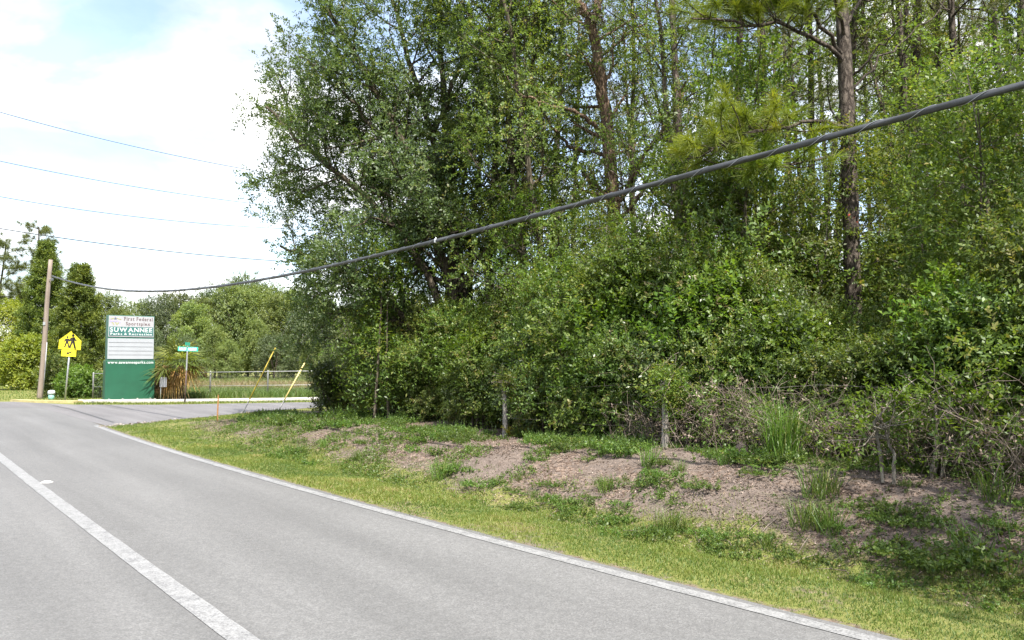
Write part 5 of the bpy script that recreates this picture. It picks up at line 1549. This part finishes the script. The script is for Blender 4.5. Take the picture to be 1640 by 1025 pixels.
for px, Y, h, r, mat, lab, sd in [(14, 52, 5.6, 2.1, M['yellow_bush'], 'yellow-green tree at the left border beside the taller cedar', 401), (-32, 62, 7.6, 2.6, M['yellow_bush'], 'yellow-green tree partly cut by the left border', 402), (42, 44, 2.9, 1.2, M['yellow_bush'], 'bright bush at the foot of the taller cedar', 403),
                                  (92, 35.4, 1.8, 0.7, M['light_leaf'], 'loose pale bush between the pole and the school sign', 404), (128, 34.4, 1.25, 0.85, M['bright_leaf'], 'round light green bush left of the fence corner', 405), (160, 34.5, 1.0, 0.45, M['weed_leaf'], 'leafy vine heap on the fence corner beside the green sign', 406)]:
    t = lumpy_tree('light_bush', lab, 'bush' if h < 4.5 else 'tree', sd, h, r, 0.085 if Y < 40 else 0.15, 1500 if Y < 40 else 3200, mat, low=0.05); t.location = tuple(pos_Y(px, Y))

# ------------------------------------------------------------------ wire fence with its posts
pp1, pp2 = pos_p(808, 8.1), pos_p(1063, 7.82)
wf = thing('wire_fence', 'old wire fence with two grey wooden posts along the bank top', 'fence', tuple(pp1))
rgf = np.random.default_rng(5)
sdir = np.array([DX, DY, 0])
for base, hgt in ((pp1, 0.95), (pp2, 0.86)):
    o_ = base - pp1
    zz = np.linspace(-0.3, hgt, 9); mb = MB(); mb.tube([o_ + np.array([0.012 * math.sin(z * 5), 0.01 * math.cos(z * 4), z]) for z in zz], 0.042 + 0.004 * np.sin(zz * 9), 10)
    mb.build('post', M['post_wood'], wf, True)
for hgt in (0.30, 0.58, 0.84):
    P = []
    for s in np.linspace(-9.5, 0.2, 60):
        X, Y = xy(sp(*pp1[:2])[0] + s, 8.15); P.append(np.array([X, Y, hz(X, Y) * 0.6 + hz(*pp1[:2]) * 0.4 + hgt + 0.02 * math.sin(s * 2.1 + hgt * 9)]) - pp1)
    mb = MB(); mb.tube(P, 0.0028, 4)
    for k in range(2, 58, 1):
        for _ in range(2):
            a = rgf.normal(size=3) * 0.014; mb.tube([P[k] - a, P[k] + a], 0.0016, 3)
    mb.build('wire_strand', M['barbed'], wf)
for base, hgt, lab, sd, nn in ((pp1, 0.95, 'clump of fine vine on top of the bare grey post', 1, 150), (pp2, 0.86, 'thick vine clump smothering the second fence post', 2, 360)):
    rv = np.random.default_rng(sd); t = thing('vine', lab, 'vine', tuple(base + np.array([0, 0, hgt])))
    c = rv.normal(size=(nn, 3)) * np.array([0.085, 0.085, 0.10]) * (1.0 if sd == 1 else 1.35) + np.array([0.02, -0.02, -0.02 if sd == 1 else -0.08])
    V, F, tone = twig_leaves(rv, c, norm(rv.normal(size=(nn, 3)) + np.array([0, 0, 0.3])), np.full(nn, 0.12), 6, 0.042, 0.022, 0.7)
    mesh_quads('leaves', V, F, M['shrub_leaf'], np.clip(tone + 0.2, 0, 1), t)
    tb = [(wander(rv, c[k], rv.normal(size=3), 0.3, 0.25, 0, 0.06), None) for k in range(14)]
    V, F = tubes_quads([(p, np.full(len(p), 0.004)) for p, _ in tb], 3); so = mesh_quads('stems', V, F, M['dead_twig'], parent=t); so['kind'] = 'stuff'

# ------------------------------------------------------------------ dead brush on the fence
def brush(seed, w, h, n, leafy):
    rv = np.random.default_rng(seed); t = thing('dead_brush', 'x', 'brush')
    tb = []; tips = []
    for k in range(n):
        b = np.array([rv.uniform(-w, w), rv.normal() * 0.22, -0.05])
        d = np.array([rv.normal() * 0.45, rv.normal() * 0.35, 1.0]); ln = h * rv.uniform(0.5, 1.35)
        e = wander(rv, b, d, ln, 0.13, -0.055, 0.12); tb.append((e, np.linspace(rv.uniform(0.003, 0.008), 0.0018, len(e))))
        for q in range(3):
            i = rv.integers(2, len(e)); s = wander(rv, e[i], rv.normal(size=3) + np.array([0, 0, 0.1]), rv.uniform(0.15, 0.45), 0.2, -0.06, 0.08); tb.append((s, np.linspace(0.0028, 0.0012, len(s))))
            tips += [(p, norm(rv.normal(size=3))) for p in s[1:]]
    V, F = tubes_quads(tb, 3); st_ = mesh_quads('stems', V, F, M['dead_twig'], parent=t); st_['kind'] = 'stuff'
    sel = [tips[i] for i in rv.integers(0, len(tips), leafy)]
    P = np.array([p for p, _ in sel]); D = np.array([d for _, d in sel])
    V, F, tone = twig_leaves(rv, P, D, np.full(len(P), 0.1), 5, 0.045, 0.018, 0.6); mesh_quads('leaves', V, F, M['shrub_leaf'], tone, t)
    c = P[:max(4, leafy // 4)] + rv.normal(size=(max(4, leafy // 4), 3)) * 0.05
    V, F, tone = twig_leaves(rv, c, norm(rv.normal(size=c.shape)), np.full(len(c), 0.1), 5, 0.05, 0.02, 0.6); mesh_quads('dead_leaves', V, F, M['litter_leaf'], tone, t)
    return Proto(t)


BR = [brush(501, 0.55, 0.80, 115, 520), brush(502, 0.6, 0.72, 135, 380), brush(503, 0.5, 0.85, 100, 640)]
rot = math.atan2(DY, DX)
for i, (px, p, sc) in enumerate([(1040, 8.5, 0.75), (1095, 8.35, 1.0), (1145, 8.3, 1.05), (1195, 8.3, 1.0), (1248, 8.25, 0.95), (1300, 8.25, 0.95), (1352, 8.2, 0.9), (1405, 8.2, 0.92), (1462, 8.15, 0.95), (1525, 8.1, 0.98), (1590, 8.05, 1.0), (1655, 8.0, 1.0), (1735, 8.0, 1.0)]):
    BR[i % 3].put(pos_p(px, p), rot + rg.normal() * 0.2 + (PI if i % 2 else 0), (sc, sc, sc * rg.uniform(0.9, 1.1)), uniq(f'tangled grey dead brush on the wire fence, {where(px)}', px), 'dead brush tangled along the fence')

# pale-stemmed sapling
def pale_sapling():
    rv = np.random.default_rng(77); base = pos_p(1500, 7.62)
    t = thing('pale_sapling', 'young tree with pale crooked stems and bright feathery leaves by the brush', 'sapling', tuple(base))
    Y = base[1]
    st_ = [[(1492, 764, 0), (1503, 710, 0), (1500, 665, .02), (1490, 632, .05)], [(1508, 768, 0), (1514, 735, 0), (1527, 700, .05), (1538, 670, .05), (1551, 636, .1)], [(1432, 770, -.05), (1432, 735, 0), (1421, 700, 0), (1415, 678, .05)],
           [(1412, 742, .05), (1406, 700, .05), (1400, 672, .05)], [(1496, 762, .1), (1506, 700, .1), (1520, 660, .15), (1524, 610, .2)]]
    tips = []
    for s in st_:
        P = np.array([at(x, y, Y + dy) for x, y, dy in s]) - base; u = np.linspace(0, len(P) - 1, 14)
        Q = np.stack([np.interp(u, range(len(P)), P[:, k]) for k in range(3)], 1) + rv.normal(size=(14, 3)) * 0.008; Q[0][2] = min(Q[0][2], -0.05)
        tb = [(Q, np.linspace(0.018, 0.009, 14))]
        for k in range(8):
            i = rv.integers(8, 14); e = wander(rv, Q[i], rv.normal(size=3) * np.array([1, 1, .6]) + np.array([0, 0, 0.5]), rv.uniform(0.25, 0.6), 0.15, 0.0, 0.1); tb.append((e, np.linspace(0.006, 0.003, len(e))))
            tips += [(p, norm(e[-1] - e[0])) for p in e[2:]]
        V, F = tubes_quads(tb, 8); mesh_quads('stem', V, F, M['grey_bark'], parent=t, smooth_=True)
    P = np.array([p for p, _ in tips]); D = norm(np.array([d for _, d in tips]) + rv.normal(size=(len(tips), 3)) * 0.7 + np.array([0, 0, -.1]))
    V, F, tone = twig_leaves(rv, P, D, np.full(len(P), 0.26), 14, 0.058, 0.021, 1.2, 0.9); mesh_quads('foliage', V, F, M['bright_leaf'], tone, t)


pale_sapling()

# dark stump
mb = MB(); rv = np.random.default_rng(8)
b = pos_p(1183, 7.6); a = np.linspace(0, 2 * PI, 13)[:-1]; rr = 0.085 + 0.02 * rv.normal(size=12)
V = []
for z, k in ((-0.05, 1.15), (0.05, 1.0), (0.11, 0.85), (0.13, 0.3)): V += [(math.cos(x) * r * k, math.sin(x) * r * k, z + 0.02 * rv.normal()) for x, r in zip(a, rr)]
F = [(i * 12 + j, i * 12 + (j + 1) % 12, (i + 1) * 12 + (j + 1) % 12, (i + 1) * 12 + j) for i in range(3) for j in range(12)] + [tuple(36 + j for j in range(12))]
mb.add(V, F); o = mb.build('tree_stump', M['stone']); o.location = tuple(b); tag(o, 'small dark broken stump at the top of the bank', 'stump')

# ------------------------------------------------------------------ weeds and tufts on the bank
def weed(name, seed, r, h, ns, L, W, mat):
    rv = np.random.default_rng(seed); t = thing(name, 'x', 'weed')
    a = rv.random(ns) * 6.28; q = r * np.sqrt(rv.random(ns)) * (0.7 + 0.5 * fbm(np.cos(a) * 2 + 4, np.sin(a) * 2 + seed))
    b = np.stack([np.cos(a) * q, np.sin(a) * q, 0.0 * a], 1)
    d = norm(np.stack([np.cos(a) * 0.5, np.sin(a) * 0.5, 0.9 + 0 * a], 1) + rv.normal(size=(ns, 3)) * 0.35)
    ln = h * rv.uniform(0.5, 1.15, ns)
    V, F = tubes_quads([(np.stack([b[i], b[i] + d[i] * ln[i]]), np.array([0.003, 0.0015])) for i in range(ns)], 3); so = mesh_quads('stems', V, F, mat, np.full(len(F), 0.4), t); so['kind'] = 'stuff'
    V, F, tone = twig_leaves(rv, b, d, ln, 9, L, W, 1.1, 1.0); mesh_quads('leaves', V, F, mat, tone, t)
    return Proto(t)


def tuft(name, seed, r, h, n, w, lean=0.8):
    rv = np.random.default_rng(seed); t = thing(name, 'x', 'grass tuft')
    a = rv.random(n) * 6.28; q = r * np.sqrt(rv.random(n))
    bl = blades(rv, np.cos(a) * q, np.sin(a) * q, np.zeros(n), h, w, M['tall_grass'], 'blades', t, lean, rv.normal(0.4, 0.2, n), 0.5); bl['kind'] = 'stuff'
    return Proto(t)


WD = [weed('leafy_weed', 601, 0.20, 0.19, 46, 0.032, 0.017, M['weed_leaf']), weed('leafy_weed', 602, 0.32, 0.10, 110, 0.024, 0.018, M['weed_leaf']), weed('leafy_weed', 603, 0.12, 0.15, 22, 0.036, 0.016, M['weed_leaf'])]
TF = [tuft('grass_tuft', 611, 0.13, 0.27, 120, 0.006, 1.2), tuft('grass_tuft', 612, 0.07, 0.2, 70, 0.005, 1.1)]
rg = np.random.default_rng(606)


def gpos(px, py):
    """where the sight line of a picture point meets the sloping bank"""
    r = ray(px, py); t = 2.0
    for _ in range(4000):
        P = np.array([0, 0, CAMH]) + r * t
        if P[2] <= hz(P[0], P[1]): return np.array([P[0], P[1], hz(P[0], P[1])])
        t += 0.01
    return ground(px, py)


single = [(1315, 795, 'T', 0, 1.25, 'bright grass tuft low on the bank under the tall pine trunk'), (1292, 845, 'T', 0, 1.05, 'spreading grass tuft near the foot of the bank'), (1325, 852, 'T', 1, 1.5, 'shorter grass tuft beside the spreading one'), (1040, 745, 'T', 1, 1.5, 'pale grass tuft left of the second fence post foot'),
          (1593, 800, 'T', 1, 1.6, 'grass tuft right of the pale-stemmed sapling on the bank'), (1370, 885, 'W', 0, 0.85, 'round bluish weed by itself at the foot of the bank'), (1600, 905, 'W', 0, 1.7, 'large leafy weed at the bank foot, lower right corner'), (1510, 895, 'W', 1, 1.4, 'spreading weed left of the large leafy one at the bank foot'),
          (828, 700, 'Y', 0, 1.0, 'small yellow-leaved bush at the foot of the bare grey post')]
for px, py, kd, v, sc, lab in single:
    P = gpos(px, py)
    if kd == 'T': TF[v].put(P, rg.random() * 6, sc, lab, 'grass tufts on the bank')
    elif kd == 'W': WD[v].put(P, rg.random() * 6, sc, lab, 'weeds on the bank')
    else:
        w = weed('yellow_bush', 620, 0.16, 0.28, 40, 0.045, 0.024, M['yellow_leaf']).root; w.location = tuple(P); w['label'] = lab; w['category'] = 'bush'
big = tuft('tall_grass', 613, 0.17, 0.62, 260, 0.008, 0.75).root
big.location = tuple(pos_p(1250, 7.58)); big['label'] = 'tall bright grass tuft at the bank top in front of the dead brush'
cnt = 0
while cnt < 190:
    s = rg.uniform(0.5, 14) if cnt > 140 else rg.uniform(1.0, 8.0); q = rg.uniform(1.35, 3.7); p = float(p_edge(s)) + q; X, Y = xy(s, p)
    if near_street_gap(X, Y) < 1.0 or Y < 3: continue
    dens = 0.30 + 0.7 * smooth(0.42, 0.6, fbm(X * 0.8 + 2, Y * 0.8)) * (1.0 if s > 8 else 0.85)
    if q < 1.9: dens += 0.25
    if rg.random() > dens: continue
    if abs(820 + FPX * X / Y - 808) < 20 and q > 2.5: continue
    kd = rg.choice(5, p=[0.20, 0.50, 0.20, 0.03, 0.07])
    loc = (X, Y, hz(X, Y) - 0.01); sc = rg.uniform(0.5, 1.15) * (0.8 if s < 8 else 1.15)
    if kd < 3: WD[kd].put(loc, rg.random() * 6.28, (sc, sc, sc * rg.uniform(0.7, 1.2)), ['upright green weed', 'low spreading weed patch', 'small leafy weed'][kd] + (' low on the bank, ' if q < 2.2 else ' high on the bank, ') + where(820 + FPX * X / Y), 'weeds on the bank')
    else: TF[kd - 3].put(loc, rg.random() * 6.28, sc, ['small ragged grass tuft on the bank soil', 'short thin grass tuft on the bank soil'][kd - 3], 'grass tufts on the bank')
    cnt += 1
# taller weeds along the bank top, densest at the left end
for k in range(95):
    px = rg.uniform(395, 1050) if k < 80 else rg.uniform(1050, 1640)
    p = rg.uniform(7.35, 8.5) if px > 520 else rg.uniform(6.7, 8.6)
    P = pos_p(px, p)
    if near_street_gap(P[0], P[1]) < 0.5: continue
    if min(abs(px - 808), abs(px - 1062)) < 26: continue
    kd = int(rg.integers(0, 2)); sc = rg.uniform(0.9, 1.7) * (1.0 if px < 700 else 0.7)
    WD[kd].put(P - np.array([0, 0, 0.02]), rg.random() * 6.28, (sc, sc, sc * rg.uniform(0.9, 1.5)), 'bushy bright weed in front of the shrubs, ' + where(px), 'weeds along the bank top')
# the small creeping weeds in between, past counting
B, Dr, Ln = [], [], []
while len(B) < 6500:
    s = rg.uniform(0.8, 19); q = rg.uniform(1.3, 3.8); p = float(p_edge(s)) + q; X, Y = xy(s, p)
    if Y < 3 or near_street_gap(X, Y) < 0.8: continue
    if rg.random() > 0.04 + 0.96 * smooth(0.50, 0.60, fbm(X * 1.3 + 40, Y * 1.3, 3)) * (1.0 if s > 7 else 0.6): continue
    B.append((X, Y, hz(X, Y) - 0.01)); Dr.append(norm(rg.normal(size=3) * 0.6 + np.array([0, 0, 0.8]))); Ln.append(rg.uniform(0.05, 0.15))
V, F, tone = twig_leaves(rg, np.array(B), np.array(Dr), np.array(Ln), 8, 0.026, 0.018, 1.1, 1.0)
o = mesh_quads('low_weeds', V, F, M['weed_leaf'], tone); o['kind'] = 'stuff'; o['label'] = 'low creeping weeds spread over the bank between the larger clumps'

# ------------------------------------------------------------------ leaf litter, lawn and field grass
rg = np.random.default_rng(707)
n = 150000
s = rg.uniform(-1, 20, n); q = rg.uniform(1.3, 4.6, n); p = p_edge(s) + q; X, Y = xy(s, p)
ok = (near_street_gap(X, Y) > 0.6) & (rg.random(n) < 0.28 + 0.72 * smooth(0.38, 0.62, fbm(X * 1.6, Y * 1.6 + 3)) * smooth(1.35, 2.0, q) * np.interp(s, [0, 9, 14], [1, 0.9, 0.35])) & (Y > 2.5)
X, Y = X[ok], Y[ok]; n = len(X)
up = norm(rg.normal(size=(n, 3)) * 0.35 + np.array([0, 0, 1.0])); d = norm(np.cross(up, rg.normal(size=(n, 3))))
sz = rg.uniform(0.010, 0.036, n)
V, F = leaf_quads(np.stack([X, Y, height(X, Y) + 0.006], 1), d, up, sz, sz * 0.45, 0.22, 0.2)
o = mesh_quads('leaf_litter', V, F, M['litter_leaf'], np.clip(rg.normal(0.5, 0.22, n), 0, 1)); o['kind'] = 'stuff'; o['label'] = 'dry brown leaf litter on the bare bank'
# fallen twigs
tb = []
for k in range(260):
    s = rg.uniform(0, 16); p = float(p_edge(s)) + rg.uniform(1.5, 3.8); X, Y = xy(s, p)
    if near_street_gap(X, Y) < 1 or Y < 2.5: continue
    a = rg.random() * 6.28; L = rg.uniform(0.08, 0.4); X2, Y2 = X + math.cos(a) * L, Y + math.sin(a) * L
    tb.append((np.array([[X, Y, hz(X, Y) + .01], [(X + X2) / 2 + rg.normal() * .01, (Y + Y2) / 2, (hz(X, Y) + hz(X2, Y2)) / 2 + .02], [X2, Y2, hz(X2, Y2) + .01]]), np.array([0.004, 0.0035, 0.002])))
V, F = tubes_quads(tb, 4); o = mesh_quads('fallen_twigs', V, F, M['dead_twig']); o['kind'] = 'stuff'; o['label'] = 'fallen twigs scattered over the bank'


def lawn(name, n, srange, qrange, h, w, label, dens=None, lean=0.7):
    s = rg.uniform(*srange, n); q = rg.uniform(*qrange, n); p = p_edge(s) + q; X, Y = xy(s, p)
    dm = dirt_mask(X, Y)
    ok = (near_street_gap(X, Y) > 0.12 + 0.2 * fbm(X * 2, Y * 2)) & (rg.random(n) > dm * 0.93) & (Y > 2.0) & (q > 0.10 + 0.16 * (fbm(s * 3, s * 0) - 0.3))
    X, Y, q = X[ok], Y[ok], q[ok]
    pat = fbm(X * 1.4 + 11, Y * 1.4)
    hh = h * (0.3 + 1.35 * pat) * np.interp(q, [0.1, 0.4], [0.75, 1.0])
    tone = np.clip(rg.normal(0.30, 0.18, len(X)) + 1.3 * (pat - 0.46), 0, 1)
    o = blades(rg, X, Y, height(X, Y), hh, w, M['grass_blade'], name, None, lean, tone)
    o['kind'] = 'stuff'; o['label'] = label


lawn('grass', 115000, (-1.0, 7.0), (0.08, 2.3), 0.036, 0.0048, 'mown yellow-green verge grass beside the edge line, nearest stretch')
lawn('grass', 88000, (7.0, 15.0), (0.08, 2.3), 0.038, 0.0068, 'mown verge grass along the middle of the bank')
lawn('grass', 88000, (15.0, 25.5), (0.08, 6.0), 0.046, 0.010, 'mown grass on the corner before the side street')


def patch(name, n, poly, h, w, mat, label, lean=0.6, tone=0.35, tv=0.17, dry=False):
    poly = np.array(poly); lo, hi = poly.min(0), poly.max(0)
    X = rg.uniform(lo[0], hi[0], n); Y = rg.uniform(lo[1], hi[1], n)
    inside = np.zeros(n, bool)
    for i in range(len(poly)):
        a, b = poly[i], poly[(i + 1) % len(poly)]
        c = ((a[1] > Y) != (b[1] > Y)) & (X < (b[0] - a[0]) * (Y - a[1]) / (b[1] - a[1] + 1e-12) + a[0]); inside ^= c
    X, Y = X[inside], Y[inside]; m = len(X)
    tn = rg.normal(tone, tv, m) + 0.6 * (fbm(X * 0.7, Y * 0.7) - 0.5)
    if dry: tn = tn + 0.45 * smooth(36.5, 39, Y) * (1 - smooth(50, 57, Y))
    o = blades(rg, X, Y, height(X, Y), h * (0.7 + 0.6 * fbm(X * 0.9, Y * 0.9 + 4)), w, mat, name, None, lean, np.clip(tn, 0, 1)); o['kind'] = 'stuff'; o['label'] = label


vg = [ground(x, y)[:2] for x, y in [(120, 648.2), (250, 648.4), (450, 645.0), (545, 643.0)]] + [sw_a[4] - np.array([0, .05]), sw_a[3] - np.array([0, .05]), sw_a[2] - np.array([0, .05]), sw_a[1] - np.array([0, .05]), ground(118, 646.0)[:2]]
patch('grass', 9000, vg, 0.07, 0.02, M['grass_blade'], 'thin grass strip between the sidewalk and the side street')
patch('grass', 42000, [(-30, 32.5), (-20.0, 31.4), (-16.2, 31.8), (-16.5, 34), (-12, 33.2), (-12, 36.0), (-21, 39), (-26, 58), (-48, 58), (-34, 40)], 0.07, 0.028, M['grass_blade'], 'bright grass around the utility pole and sign')
patch('field_grass', 30000, [(-15.4, 33.0), (-7.0, 35.0), (-4.0, 37.5), (-6, 41), (-20, 41)], 0.30, 0.02, M['field_blade'], 'tall bright grass at the foot of the chain link fence', 0.6, 0.25)
patch('field_grass', 45000, [(-21, 40), (-4, 40), (-6, 64), (-33, 64)], 0.34, 0.035, M['field_blade'], 'rough dry field behind the chain link fence', 0.7, 0.30, 0.16, True)
